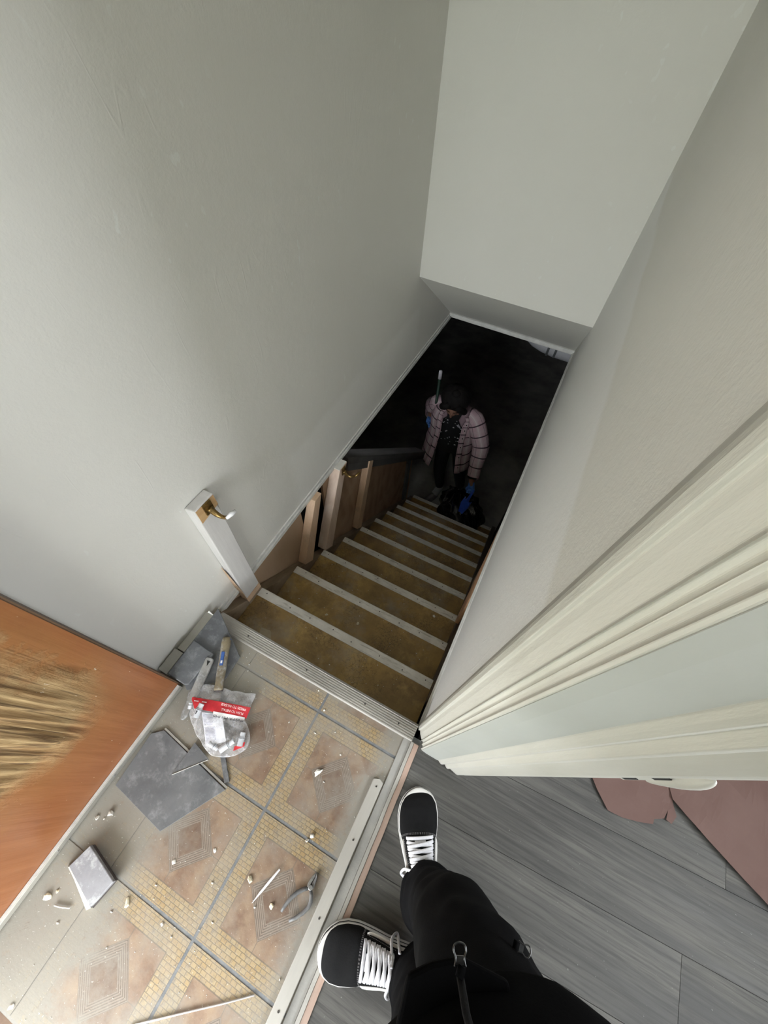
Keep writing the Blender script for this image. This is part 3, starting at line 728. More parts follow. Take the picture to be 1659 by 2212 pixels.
# putty knife, handle toward the stairs
pk = thing('putty_knife', 'putty knife with dirty beige handle and blue label, blade under the bag', 'putty knife', (-.6, .03, .01))
m_handle = slate_mat('dirty_beige_handle', (.12, .10, .075), (.38, .31, .19), .8, .6)
h0, h1 = V((-.650, .132, .044)), V((-.563, -.024, .034)); ax = (h1-h0); 
prof = [(0, .0125), (.04, .0155), (.15, .0165), (.3, .0150), (.45, .0145), (.6, .0160), (.75, .0150), (.86, .0135), (.95, .0150), (1, .0145)]
B().tube([h0.lerp(h1, q[0]) for q in prof], [q[1] for q in prof], 14, flat=.9, up=(0, 0, 1)).build('handle', m_handle, pk, smooth=True)
m_blue = pm('blue_label', (.03, .085, .30), (.06, .13, .36), .4, 80)
B().tube([h0.lerp(h1, .035), h0.lerp(h1, .055)], [.0160, .0163], 14, flat=.76, up=(0, 0, 1)).build('handle_ring', m_blue, pk, smooth=True)
side = V((ax.y, -ax.x, 0)).normalized()*-1
def onh(t, s, up): return h0.lerp(h1, t) + side*s + V((0, 0, up))
B().hexa([onh(.30, -.0052, .0155), onh(.30, .0052, .0155), onh(.56, .0052, .0155), onh(.56, -.0052, .0155)], [onh(.30, -.0062, .008), onh(.30, .0062, .008), onh(.56, .0062, .008), onh(.56, -.0062, .008)]).build('blue_label', m_blue, pk, bevel=.0008)
B().hexa([onh(.47, -.0030, .0162), onh(.47, .0030, .0162), onh(.52, .0030, .0162), onh(.52, -.0030, .0162)], [onh(.47, -.003, .012), onh(.47, .003, .012), onh(.52, .003, .012), onh(.52, -.003, .012)]).build('label_print', m_plasticW, pk)
b0 = V((-.565, -.022, .030)); bd = V((.35, -.93, 0)).normalized(); bs = V((bd.y, -bd.x, 0))
pl = [b0+bs*.012, b0-bs*.012, b0+bd*.028-bs*.015, b0+bd*.075-bs*.042+V((0, 0, -.008)), b0+bd*.085+bs*.042+V((0, 0, -.008)), b0+bd*.028+bs*.016]
B().hexa([p+V((0, 0, .0016)) for p in pl], pl).build('blade', m_metal, pk)
B().tube([h0.lerp(h1, .985), h0.lerp(h1, 1.01)], .0152, 14, flat=.78, up=(0, 0, 1)).build('collar', m_darkcore, pk)
# paint-splattered utility knife passing under the bag
uk = thing('utility_knife', 'paint-splattered grey utility knife beside the putty knife, tip beyond the bag', 'knife', (-.64, -.05, .01))
m_splat = slate_mat('paint_splattered_metal', (.10, .10, .10), (.34, .33, .31), 1.0, .5)
a, c = V((-.652, .048, .040)), V((-.617, -.150, .004))
dirx = (c-a).normalized(); sd = V((dirx.y, -dirx.x, 0)).normalized()
outl = [(0, -.010), (.02, -.014), (.3, -.016), (.7, -.013), (.93, -.011), (1.0, -.004), (1.0, .006), (.93, .012), (.7, .014), (.3, .016), (.02, .015), (0, .011)]
tp = [a.lerp(c, t) + sd*s for t, s in outl]
B().hexa([p+V((0, 0, .011)) for p in tp], tp).build('knife_body', m_splat, uk, bevel=.004, loc=a)
hp = [a.lerp(c, .055) + sd*.006, a.lerp(c, .055) - sd*.006, a.lerp(c, .14) - sd*.001]
B().hexa([p+V((0, 0, .0117)) for p in hp], [p+V((0, 0, .008)) for p in hp]).build('hanging_hole', m_black, uk)

# zip bag of pipe fittings
bag = thing('plastic_bag', 'clear zip bag with red printed band holding pipe fittings and an instruction sheet', 'bag', (-.5, -.08, 0))
outl = [(-.664, -.076), (-.648, -.047), (-.62, -.024), (-.58, -.015), (-.535, -.004), (-.49, .012), (-.454, .029), (-.449, -.005), (-.444, -.042), (-.446, -.055), (-.418, -.066), (-.395, -.085), (-.385, -.098), (-.381, -.118), (-.400, -.150), (-.437, -.175), (-.469, -.187), (-.500, -.182), (-.53, -.170), (-.578, -.150), (-.616, -.128), (-.644, -.106)]
outl = [V((x*.985, y*.985, 0)) for x, y in outl]
bc = V((-.505, -.085, 0))
import bisect
angs = sorted((math.atan2(p.y-bc.y, p.x-bc.x), (p-bc).length) for p in outl)
def brad(an):
    k = [q[0] for q in angs]; i = bisect.bisect(k, an)
    a0, r0 = angs[i-1] if i > 0 else (angs[-1][0]-2*PI, angs[-1][1]); a1, r1 = angs[i] if i < len(angs) else (angs[0][0]+2*PI, angs[0][1])
    return r0 + (r1-r0)*(an-a0)/(a1-a0+1e-9)
def bagz(x, y):
    d = V((x, y, 0))-bc; rr = min(1, d.length/brad(math.atan2(d.y, d.x)))
    base = .012 + .030*max(0, (-.5-x)*2.2+.25)*max(0, min(1, (y+.13)*9))
    cr = .004*noise.noise(V((x*42, y*42, 1))) + .003*abs(noise.noise(V((x*80, y*80, 4))))
    return base + .020*(1-rr**2.2) + cr*(.4+.6*(1-rr))
b = B(); rgs = []
for q in [1, .97, .9, .82, .74, .66, .58, .5, .42, .34, .26, .18, .10, .04]:
    ring = []
    for k in range(90):
        an = -PI + 2*PI*k/90; r = brad(an)*q
        x, y = bc.x+math.cos(an)*r, bc.y+math.sin(an)*r
        ring.append(V((x, y, bagz(x, y))))
    rgs.append(ring)
b.rings(rgs, cap=True)
def film():
    n = N('clear_bag_film'); o = n.pos()
    tr = n.n('ShaderNodeBsdfTransparent'); gl = n.b
    mx = n.n('ShaderNodeMixShader'); fr = n.n('ShaderNodeLayerWeight'); fr.inputs[0].default_value = .25
    w = n.ramp(n.noise(o, 34, 5, .7), .42, .72)
    f = n.math('ADD', n.math('ADD', .10, n.math('MULTIPLY', w, .32)), n.math('MULTIPLY', fr.outputs['Facing'], .35), clamp=True)
    n.l(f, mx.inputs[0]); n.l(tr.outputs[0], mx.inputs[1]); n.l(gl.outputs[0], mx.inputs[2])
    n.l(mx.outputs[0], n.t.nodes['Material Output'].inputs[0])
    n.bump(n.noise(o, 60, 4, .7), .5, .003)
    return n.done((.92, .92, .94), .15, spec=.6)
b.build('bag_film', film(), bag, smooth=True, loc=bc)
def patch(name, mat, corners, dz, nu=10, nv=5, parent=bag):
    A, Bq, Cq, D = [V((p[0], p[1], 0)) for p in corners]; b = B(); rows = []
    for i in range(nv+1):
        row = []
        for j in range(nu+1):
            p = A.lerp(Bq, j/nu).lerp(D.lerp(Cq, j/nu), i/nv); row.append(V((p.x, p.y, bagz(p.x, p.y)+dz)))
        rows.append(row)
    b.rings(rows, closed=False); return b.build(name, mat, parent, smooth=True, loc=bc)
m_red = pm('red_print', (.50, .025, .035), (.58, .04, .05), .3, 60)
band = patch('red_band', m_red, [(-.6340, -.0811), (-.4377, -.0152), (-.4305, -.0490), (-.6000, -.1040)], .0012, 20, 6)
m_card = pm('instruction_sheet', (.72, .73, .78), (.66, .67, .73), .6, 40)
m_print = pm('blue_grey_print', (.30, .31, .42), rough=.6)
sheet = patch('instruction_sheet', m_card, [(-.5695, -.1010), (-.5027, -.0746), (-.4448, -.1314), (-.4946, -.1735)], -.0035, 8, 10)
m_txt = pm('black_print', (.03, .03, .04), rough=.5); m_wtxt = pm('white_print', (.85, .84, .84), rough=.5)
A, Bq, Cq, D = [V(p+(0,)) for p in [(-.5695, -.1010), (-.5300, -.0854), (-.4648, -.1480), (-.4946, -.1735)]]
b = B()
for k in range(22):
    t = .06 + .88*k/22
    if k in (9,): continue
    p, q = A.lerp(D, t).lerp(Bq.lerp(Cq, t), .08), A.lerp(D, t).lerp(Bq.lerp(Cq, t), .78+.16*rng.random())
    d = (D-A).normalized()*.0007
    pts = [p-d, q-d, q+d, p+d]; b.add([V((s.x, s.y, bagz(s.x, s.y)-.0022)) for s in pts], [(0, 1, 2, 3)])
pl_ = b.build('printed_lines', m_print, sheet); pl_['kind'] = 'stuff'
def text(s, start, end, size, mat, name, parent, dz):
    cu = bpy.data.curves.new('t', 'FONT'); cu.body = s; cu.size = 1; cu.extrude = 0
    o = bpy.data.objects.new('t', cu); COL.objects.link(o)
    bpy.context.view_layer.update()
    me = bpy.data.meshes.new_from_object(o.evaluated_get(bpy.context.evaluated_depsgraph_get()))
    bpy.data.objects.remove(o); bpy.data.curves.remove(cu)
    xs_ = [v.co.x for v in me.vertices]; x0, x1 = min(xs_), max(xs_)
    S, E_ = V(start+(0,)), V(end+(0,)); e = (E_-S); u = V((-e.y, e.x, 0)).normalized()
    for v in me.vertices:
        p = S + e*((v.co.x-x0)/(x1-x0)) + u*(v.co.y*size); v.co = V((p.x, p.y, bagz(p.x, p.y)+dz))
    me.name = name; me.materials.clear(); me.materials.append(mat)
    ob = bpy.data.objects.new(name, me); COL.objects.link(ob); adopt(ob, parent); return ob
text('PRESS TO RELEASE', (-.4472, -.0252), (-.5258, -.0480), .0105, m_wtxt, 'printed_text', band, .0042)
text('PUSH TO INSTALL', (-.4472, -.0388), (-.5155, -.0605), .0100, m_wtxt, 'printed_text', band, .0042)
tb = patch('name_box', m_wtxt, [(-.5335, -.0806), (-.4365, -.0482), (-.4310, -.0582), (-.5270, -.0910)], .0024, 24, 3)
text('INSTA\u00b7PLUMB', (-.4340, -.0560), (-.5262, -.0880), .0098, m_txt, 'printed_text', tb, .0048)
for x, y in ((-.580, -.0715), (-.608, -.0815)):
    patch('small_print', m_wtxt, [(x-.008, y-.003), (x+.008, y+.003), (x+.009, y+.0005), (x-.007, y-.0055)], .0020, 3, 1, band)
m_fit = pm('pale_grey_fitting', (.62, .64, .68), (.56, .58, .62), .35, 40)
def fitting(p, q, r, name='pipe_fitting'):
    p, q = V(p), V(q)
    f = B().tube([p, p.lerp(q, .35), p.lerp(q, .36), p.lerp(q, .45), p.lerp(q, .46), q], [r*.82, r*.86, r*1.05, r*1.05, r*.95, r], 14).build(name, m_fit, bag, smooth=False)
    B().tube([p.lerp(q, .40), p.lerp(q, .43)], r*1.08, 14).build('ring', m_txt, f)
    return f
f1 = fitting((-.5755, -.0790, .056), (-.5695, -.1210, .050), .0105)
aw = V((-.592, -.101, .0602))
ad = V((.006, -.042, 0)).normalized(); an_ = V((-ad.y, ad.x, 0)); c0 = V((-.5710, -.1105, .0618))
b = B(); pts = [c0-ad*.006-an_*.003, c0-ad*.010, c0-ad*.006+an_*.003, c0-ad*.006+an_*.0012, c0+ad*.001+an_*.0012, c0+ad*.001-an_*.0012, c0-ad*.006-an_*.0012]
b.hexa([p+V((0, 0, .0012)) for p in pts], [p-V((0, 0, .003)) for p in pts]); b.build('arrow_mark', m_txt, f1)
fitting((-.6118, -.0930, .050), (-.6040, -.1100, .044), .0075)
fitting((-.425, -.118, .020), (-.448, -.160, .018), .011); fitting((-.412, -.085, .022), (-.398, -.122, .018), .010)
fitting((-.455, -.160, .018), (-.490, -.160, .018), .009)
B().hexa([(-.408, -.142, .0205), (-.385, -.116, .0205), (-.390, -.104, .022), (-.412, -.130, .022)], [(-.408, -.142, .019), (-.385, -.116, .019), (-.390, -.104, .0205), (-.412, -.130, .0205)]).build('red_tag', m_red, bag)

# diagonal pliers
pli = thing('pliers', 'small grey diagonal cutting pliers lying open near the nailed strip', 'pliers', (-.02, -.33, 0))
b = B()
b.hexa([V((-.0115, -.2685, .011)), V((-.0045, -.2780, .012)), V((-.0010, -.3010, .012)), V((-.0070, -.3090, .012)), V((-.0110, -.2950, .012)), V((-.0095, -.2800, .011))], [V((-.0105, -.2695, .001)), V((-.0045, -.2780, .001)), V((-.0010, -.3010, .001)), V((-.0070, -.3090, .001)), V((-.0110, -.2950, .001)), V((-.0095, -.2800, .001))])
b.build('jaw', m_toolgrey, pli, bevel=.0015)
b = B(); q = [(-.0125, -.2690), (-.0105, -.2800), (-.0130, -.2960), (-.0100, -.3100), (-.0170, -.3120), (-.0220, -.3000), (-.0195, -.2830)]
b.hexa([V((x, y, .010)) for x, y in q], [V((x, y, .001)) for x, y in q]); b.build('jaw', m_metal, pli, bevel=.0015)
B().tube([(-.0095, -.3035, .003), (-.0095, -.3035, .0145)], .0062, 14).build('pivot', m_metal, pli, bevel=.001)
hr = [.0042, .0052, .0056, .0054, .0050, .0044, .0032]
B().tube([(-.0150, -.3090, .007), (-.0240, -.3150, .008), (-.0360, -.3280, .0085), (-.0445, -.3430, .0085), (-.0500, -.3580, .0085), (-.0530, -.3710, .0085), (-.0540, -.3810, .0085)], hr, 10).build('handle', m_grip, pli, smooth=True)
B().tube([(-.0060, -.3095, .007), (.0010, -.3170, .008), (.0070, -.3290, .0085), (.0065, -.3420, .0085), (-.0010, -.3580, .0085), (-.0130, -.3740, .0085), (-.0250, -.3870, .0085)], hr, 10).build('handle', m_grip, pli, smooth=True)

# thin things
o = B().tube([(-.1090, -.312, .006), (-.1180, -.342, .006), (-.1280, -.376, .005), (-.1360, -.405, .003)], [.0026, .0036, .0030, .0006], 8).build('plastic_shim', m_plasticW, loc=(-.12, -.36, 0))
tag(o, 'slim tapered white plastic strip lying beside the pliers', 'strip')
m_wire = pm('pale_wire', (.62, .59, .58), rough=.4, metal=.2)
o = B().tube([(-.026, -.538, .0035), (-.09, -.586, .004), (-.17, -.644, .0035), (-.262, -.712, .003)], .0021, 8).build('wire_rod', m_wire, loc=(-.14, -.62, 0), smooth=True)
tag(o, 'long thin pale rod lying across the landing near the doorway', 'rod')
o = B().tube([(-.607, -.648, .004), (-.590, -.643, .0045), (-.566, -.633, .004)], .0022, 7).build('wood_splinter', m_slateEdge, loc=(-.59, -.64, 0))
tag(o, 'short pale splinter on the dusty floor beside the tilted block', 'splinter')

def chip(x, y, r, mat, label, z=0, el=1.0, rot=0, flat=.45, group=None):
    r *= .85; rr = random.Random(int((x+3)*9999+(y+3)*777)); b = B(); n = rr.choice((6, 7, 8)); rgs = []
    rad = [rr.uniform(.62, 1.15) for _ in range(n)]; tx, ty = rr.uniform(-.35, .35), rr.uniform(-.35, .35)
    for zz, sc in ((0, .96), (.45, 1.0), (1, .55)):
        ring = []
        for k in range(n):
            a = 2*PI*(k+rr.uniform(-.22, .22))/n; q = r*sc*rad[k]
            px, py = math.cos(a)*q*el, math.sin(a)*q/el**.5
            hz = r*1.3*flat*(zz + (rr.uniform(-.18, .25) + tx*math.cos(a) + ty*math.sin(a))*(zz > .3))
            ring.append(V((x+px*math.cos(rot)-py*math.sin(rot), y+px*math.sin(rot)+py*math.cos(rot), z+.0003+max(0, hz))))
        rgs.append(ring)
    b.rings(rgs); o = b.build('plaster_chip', mat, loc=(x, y, z), bevel=r*.06, seg=1); return tag(o, label, 'plaster chip', group)
g = 'plaster chips scattered on the landing'
chip(-.632, -.437, .0105, m_chip, 'largest white plaster lump next to the door sweep above the tilted block', group=g, flat=.8)
chip(-.660, -.463, .0085, m_chip, 'angular white plaster lump closest to the orange door', group=g, flat=.6)
chip(-.640, -.456, .0042, m_chip, 'tiny white crumb between the two lumps by the door', group=g)
chip(-.640, -.645, .0115, m_cream, 'elongated cream plaster flake on the dusty strip left of the tilted block', el=1.5, rot=.6, group=g)
chip(-.625, -.627, .0065, m_cream, 'small dirty cream crumb touching the elongated flake', group=g)
chip(-.440, -.556, .0105, m_cream, 'almond-shaped cream flake on the tiles right of the tilted block', el=1.5, rot=-.9, group=g)
chip(-.137, -.066, .0125, m_chip, 'bright white elongated plaster piece on the tile diamond nearest the stairs', el=1.6, rot=1.0, group=g)
chip(-.067, -.209, .0080, m_chip, 'rounded white lump above the pliers, with a shadow', group=g, flat=.9)
chip(-.076, -.223, .0065, m_chip, 'small white crumb left of the rounded lump above the pliers', group=g, flat=.7)
chip(-.172, -.368, .0105, m_cream, 'ragged cream crumb on the tile left of the white plastic strip', group=g)
chip(-.084, -.386, .0085, m_cream, 'heart-shaped cream crumb left of the pliers handles', group=g)
chip(-.545, -.820, .0070, m_chip, 'white flake at the outside door threshold', el=1.4, rot=1.2, group=g)
chip(-.325, -.547, .0050, m_chip, 'small white crumb on the grout line in front of the outside door', group=g)
chip(-.215, .094, .0055, m_chip, 'small white crumb beside the first grout crossing near the stair edge', group=g)
chip(-.388, -.437, .0080, m_chip, 'crumbly white spot on the tile below the big grey tile', group=g, flat=.25)
chip(-.300, -.365, .0080, m_chip, 'flat white smear on the tile right of the big grey tile', group=g, flat=.2)
g2 = 'plaster crumbs on the stair treads'
chip(-.015, .806, .0095, m_chip, 'round pale blob at the right end of the third step', z=-.6, group=g2, flat=.2)
chip(-.120, .838, .0080, m_cream, 'small pale chip near the middle right of the third step', z=-.6, group=g2, flat=.3)
chip(-.489, .487, .0095, m_cream, 'beige flake left of the middle of the second step', z=-.4, group=g2, flat=.2)
chip(-.331, .520, .0095, m_cream, 'pale flake on the middle of the second step', z=-.4, group=g2, flat=.3)
chip(-.765+.03, 1.160, .0095, m_chip, 'white crumb at the left end of the fifth step', z=-1.0+.002, group=g2, flat=.7)
# paper scrap on the first step
o = B().hexa([V((-.655, .256, -.1978)), V((-.612, .262, -.1975)), V((-.580, .224, -.1978)), V((-.640, .206, -.1976))], [V((-.655, .256, -.1992)), V((-.612, .262, -.1992)), V((-.580, .224, -.1992)), V((-.640, .206, -.1992))]).build('linoleum_scrap', pm('linoleum_scrap', (.44, .36, .24), (.38, .31, .21), .7, 30), loc=(-.62, .235, -.2))
tag(o, 'torn beige scrap lying on the first step near the left', 'scrap')
# dust crumbs nobody could count
def crumb(b, x, y, r, z, rr):
    k = rr.choice((4, 5, 6)); a0 = rr.uniform(0, 6); st = rr.uniform(.8, 2.0)
    q = [(x+math.cos(a0+2*PI*i/k)*r*st*rr.uniform(.7, 1.2), y+math.sin(a0+2*PI*i/k)*r*rr.uniform(.7, 1.2)) for i in range(k)]
    b.hexa([V((x+(p[0]-x)*.6, y+(p[1]-y)*.6, z+r*1.1)) for p in q], [V((p[0], p[1], z+.0002)) for p in q])
b = B(); rr = random.Random(11)
for k in range(300):
    x, y = rr.uniform(-.68, .10), rr.uniform(-.82, .14)
    r = rr.uniform(.0005, .0014) if rr.random() < .95 else rr.uniform(.002, .0032)
    crumb(b, x, y, r, 0, rr)
b.build('plaster_crumbs', m_chip, floor, loc=(-.3, -.3, 0))['kind'] = 'stuff'
b = B()
for k in range(1, 7):
    for q in range(34):
        x, y = rr.uniform(-.74, .06), YS+RUN*(k-1)+rr.uniform(.02, .225); r = rr.uniform(.0006, .002)
        crumb(b, x, y, r, -RISE*k+(.003 if y > YS+RUN*k-.034 else 0), rr)
b.build('plaster_crumbs', m_chip, stairs, loc=(-.3, .8, -.6))['kind'] = 'stuff'

# red rosin paper in the hall
def sheet_paper(name, poly, label, seed, z=.004, amp=.006):
    me = bpy.data.meshes.new(name); bm = bmesh.new()
    vs = [bm.verts.new((x, y, 0)) for x, y in poly]; bm.faces.new(vs)
    bmesh.ops.triangulate(bm, faces=bm.faces)
    for _ in range(4):
        bmesh.ops.subdivide_edges(bm, edges=[e for e in bm.edges if e.calc_length() > .03], cuts=1, use_grid_fill=False)
        bmesh.ops.triangulate(bm, faces=bm.faces)
    for v in bm.verts:
        f1 = abs(noise.noise(V((v.co.x*7, v.co.y*7, seed)))); f2 = noise.noise(V((v.co.x*19, v.co.y*19, seed+3)))
        v.co.z = z + amp*(1.6*f1 + .5*f2 + .35)
    bm.to_mesh(me); bm.free(); o = bpy.data.objects.new(name, me); COL.objects.link(o); me.materials.append(m_paper)
    s = o.modifiers.new('solid', 'SOLIDIFY'); s.thickness = .0008; s.offset = 1
    return tag(o, label, 'paper')
sheet_paper('floor_paper', [(.640, .345), (.676, .300), (.715, .262), (.760, .265), (.810, .278), (.846, .291), (.848, .306), (.876, .322), (.886, .350), (.882, .322), (.898, .318), (.913, .346), (.893, .390), (.870, .45), (.86, .75), (.60, .75)], 'torn smaller sheet of reddish brown floor paper with ragged front edge', 2.3, z=.003)
sheet_paper('floor_paper', [(.878, .425), (.893, .385), (.930, .362), (1.0, .327), (1.10, .279), (1.25, .205), (1.6, .04), (2.0, -.16), (2.0, 1.2), (.95, 1.2)], 'large sheet of reddish brown floor paper on the right side of the hall', 5.1, z=.010)
m_paperflap = pm('red_paper_flap', (.20, .105, .088), (.225, .125, .105), .75, 5)

# ------------------------------------------------------------------ photographer: legs, sneakers, jacket
m_suede = pm('black_suede', (.003, .003, .0035), (.005, .005, .0055), .85, 60, bump=.3, bscale=300, spec=.25)
m_canvas = pm('black_canvas', (.0055, .0055, .0065), (.009, .009, .010), .8, 40, bump=.4, bscale=500, spec=.25)
m_rubber = pm('white_rubber', (.74, .73, .71), (.66, .65, .63), .5, 20)
m_lace = pm('white_lace', (.80, .80, .84), (.70, .70, .75), .7, 200, bump=.4, bscale=500)
m_stitch = pm('grey_stitching', (.34, .33, .34), rough=.8)
m_stripe = pm('white_leather_stripe', (.72, .71, .69), rough=.45)
m_pants = pm('black_trousers', (.0032, .0032, .0036), (.0060, .0060, .0068), 1.0, 8, bump=.3, bscale=400, spec=.08)
m_jacket = pm('black_jacket', (.0018, .0018, .002), (.003, .003, .0034), 1.0, 8, bump=.2, bscale=300, spec=.08)
m_skin = pm('skin', (.30, .16, .105), (.35, .19, .13), .5, 30)
m_gun = pm('gunmetal_zip', (.07, .07, .07), (.11, .11, .11), .3, 60, metal=.9)

ph = thing('person', 'photographer in black trousers, black jacket and black white-laced sneakers standing in the doorway', 'person', (.28, -.22, 0))
def interp(tab, t):
    for (a, x), (c, y) in zip(tab[:-1], tab[1:]):
        if t <= c:
            u = (t-a)/(c-a); u = u*u*(3-2*u) if c-a > .15 else u
            return x+(y-x)*u
    return tab[-1][1]
WID = [(0, .006), (.02, .020), (.06, .029), (.14, .036), (.3, .038), (.42, .040), (.55, .048), (.68, .0555), (.78, .0570), (.86, .0530), (.92, .0440), (.96, .0330), (.985, .020), (1, .006)]
HGT = [(0, .085), (.05, .105), (.2, .115), (.32, .112), (.42, .098), (.55, .078), (.64, .066), (.74, .058), (.84, .053), (.91, .046), (.96, .036), (.985, .026), (1, .016)]
L = .305
def shoe(toe, heel, side, who):
    toe, heel = V(toe), V(heel); f = (toe-heel).normalized(); r = V((f.y, -f.x, 0))
    Lh = (toe-heel).length
    def cen(t): return heel + f*(t*Lh) + r*(side*.010*math.sin(PI*min(1, t*1.05))*(1 if t < .95 else 1))
    sh = bpy.data.objects.new('sneaker', None); COL.objects.link(sh); sh.location = heel; sh.empty_display_size = .03; adopt(sh, who)
    def ringz(sc, z, n=46):
        ts = [.5-.5*math.cos(PI*k/(n-1)) for k in range(n)]
        lf = [cen(t) - r*(interp(WID, t)*sc) for t in ts]; rt = [cen(t) + r*(interp(WID, t)*sc) for t in ts[::-1]]
        ring = lf + rt; out = []
        for p in ring:
            q = V((p.x, p.y, z)); c = cen(.5); out.append(q)
        return out
    def shift(ring, d):   # shrink the ring by d along its length as well
        c = cen(.5); return [V((c.x+(p.x-c.x)*d, c.y+(p.y-c.y)*d, p.z)) for p in ring]
    B().rings([shift(ringz(1.0, .002), .985), shift(ringz(1.06, .005), 1.0), shift(ringz(1.07, .020), 1.004), shift(ringz(1.055, .0225), 1.0)]).build('sole', m_rubber, sh, smooth=True, loc=heel)
    B().rings([shift(ringz(1.045, .0222), .998), shift(ringz(1.045, .0262), .997)]).build('foxing_line', m_canvas, sh, loc=heel)
    B().rings([shift(ringz(1.035, .0260), .993), shift(ringz(1.03, .0370), .991), shift(ringz(.99, .0385), .984), shift(ringz(.9, .0385), .95)]).build('foxing', m_rubber, sh, smooth=True, loc=heel)
    def surf(t, s, up=0.0):
        """point on the upper: s=-1..1 across"""
        w = interp(WID, t)*.985; h = interp(HGT, t); a = s*PI/2
        x = w*math.copysign(abs(math.sin(a))**.85, s); z = .030 + (h-.030)*abs(math.cos(a))**.72
        c = cen(t) if t < .99 else cen(.99)
        p = V((c.x, c.y, z)) + r*x
        if up:
            nr = r*math.sin(a) + V((0, 0, 1))*math.cos(a); p += nr*up
        return p
    b = B(); rg = []
    for k in range(36):
        t = .012 + .973*(.5-.5*math.cos(PI*k/35)); rg.append([surf(t, -1+2*j/20) for j in range(21)])
    b.rings(rg, closed=False); b.build('upper', m_canvas, sh, smooth=True, loc=heel)
    # suede toe cap sits slightly proud
    b = B(); rg = []
    for k in range(22):
        u = k/21; row = []
        for j in range(25):
            s = -1+2*j/24; t0 = .655 - .045*(abs(s)**2.0) + .012*s*side
            row.append(surf(t0+(.984-t0)*(1-(1-u)**1.3), s, .0014 if k else .0003))
        rg.append(row)
    b.rings(rg, closed=False); b.build('toe_cap', m_suede, sh, smooth=True, loc=heel)
    def path(pts, up, rad, name, mat, flat=None, n=6, dash=False):
        ps = [surf(t, s, up) for t, s in pts]; b = B()
        if dash:
            for i in range(0, len(ps)-1, 2): b.tube(ps[i:i+2], rad, 5)
        else: b.tube(ps, rad, n, flat=flat, up=(0, 0, 1))
        o = b.build(name, mat, sh, smooth=not dash, loc=heel)
        if dash: o['kind'] = 'stuff'
        return o
    for off in (.006, .014): path([(.655-off-.045*(abs(s)**2)+.012*s*side, s) for s in [-.95+1.9*k/64 for k in range(65)]], .0012, .00055, 'stitching', m_stitch, dash=True)
    # eyestay panels
    for sg in (-1, 1):
        b = B(); rg = []
        for k in range(10):
            t = .36 + .245*k/9; rg.append([surf(t, sg*s, .0016) for s in (.36, .44, .52, .60, .66)])
        b.rings(rg, closed=False); b.build('eyestay', m_suede, sh, smooth=True, loc=heel)
        path([(.36+.25*k/40, sg*(.63)) for k in range(41)], .0020, .0005, 'stitching', m_stitch, dash=True)
        path([(.50+.085*k/20, sg*(.80+.05*k/20)) for k in range(21)], .0014, .0005, 'stitching', m_stitch, dash=True)
        # side stripe
        pts = [(.605, sg*.70), (.585, sg*.735), (.555, sg*.765), (.51, sg*.785), (.45, sg*.79), (.38, sg*.77), (.31, sg*.76), (.22, sg*.82), (.14, sg*.80)]
        path(pts, .0012, [.0018, .0040, .0052, .0056, .0055, .0052, .0050, .0048, .003], 'side_stripe', m_stripe, flat=.35, n=8)
    # tongue and laces
    b = B(); rg = []
    for k in range(10):
        t = .33 + .275*k/9; rg.append([surf(t, s, .0008) for s in (-.34, -.17, 0, .17, .34)])
    b.rings(rg, closed=False); b.build('tongue', m_canvas, sh, smooth=True, loc=heel)
    B().rings([[surf(t, s, .0022) for s in (-.16, -.05, .05, .16)] for t in (.565, .58, .595)], closed=False).build('tongue_label', m_lace, sh, loc=heel)
    def lace(t0, t1, s0, s1, up):
        pts = [(t0+(t1-t0)*k/8, s0+(s1-s0)*k/8) for k in range(9)]
        ps = [surf(t, s, up+.0026*math.sin(PI*k/8)) for k, (t, s) in enumerate(pts)]
        ps[0] = surf(pts[0][0], pts[0][1], .0010); ps[-1] = surf(pts[-1][0], pts[-1][1], .0010)
        B().tube(ps, .0044, 8, flat=.28, up=(0, 0, 1)).build('lace', m_lace, sh, smooth=True, loc=heel)
    lace(.612, .612, -.50, .50, .0025)
    for k in range(5):
        t = .585-.043*k
        lace(t, t-.036, -.50, .50, .0030); lace(t, t-.036, .50, -.50, .0045)
    for sg in (-1, 1):
        a, c, d, e = surf(.385, sg*.1, .006), surf(.40, sg*.75, .012), surf(.345, sg*.98, .016), surf(.33, sg*.5, .010)
        B().tube(cat([a, a.lerp(c, .5)+V((0, 0, .004)), c, c.lerp(d, .5)+r*sg*.006, d, d.lerp(e, .5)+V((0, 0, .003)), e]), .0036, 8, flat=.4, up=(0, 0, 1)).build('lace_loop', m_lace, sh, smooth=True, loc=heel)
    return sh
sR = shoe((.160, .044, 0), (.311, -.221, 0), -1, ph)
sL = shoe((.072, -.392, 0), (.364, -.300, 0), 1, ph)

# body as one continuous figure (mostly inside the clothes)
nodes = dict(pel=((.270, -.230, .86), .11), ab=((.272, -.268, 1.05), .10), ch=((.258, -.312, 1.26), (.13, .11)), nk=((.265, -.322, 1.43), .052), hd0=((.258, -.312, 1.52), .075), hd=((.252, -.302, 1.60), .095), hd2=((.255, -.305, 1.68), .07),
    hr=((.288, -.205, .80), .08), kr=((.265, -.142, .47), .056), ar=((.292, -.180, .09), .04), fr=((.25, -.115, .05), .035),
    hl=((.235, -.285, .80), .08), kl=((.290, -.300, .47), .056), al=((.335, -.312, .09), .04), fl=((.27, -.333, .05), .035),
    sr=((.415, -.245, 1.36), .05), er=((.46, -.17, 1.12), .042), wr=((.13, -.135, 1.50), .028), pr=((.075, -.105, 1.545), .032),
    sl=((.115, -.395, 1.36), .05), el=((.03, -.42, 1.14), .042), wl=((.035, -.18, 1.51), .028), pl=((.02, -.125, 1.55), .032))
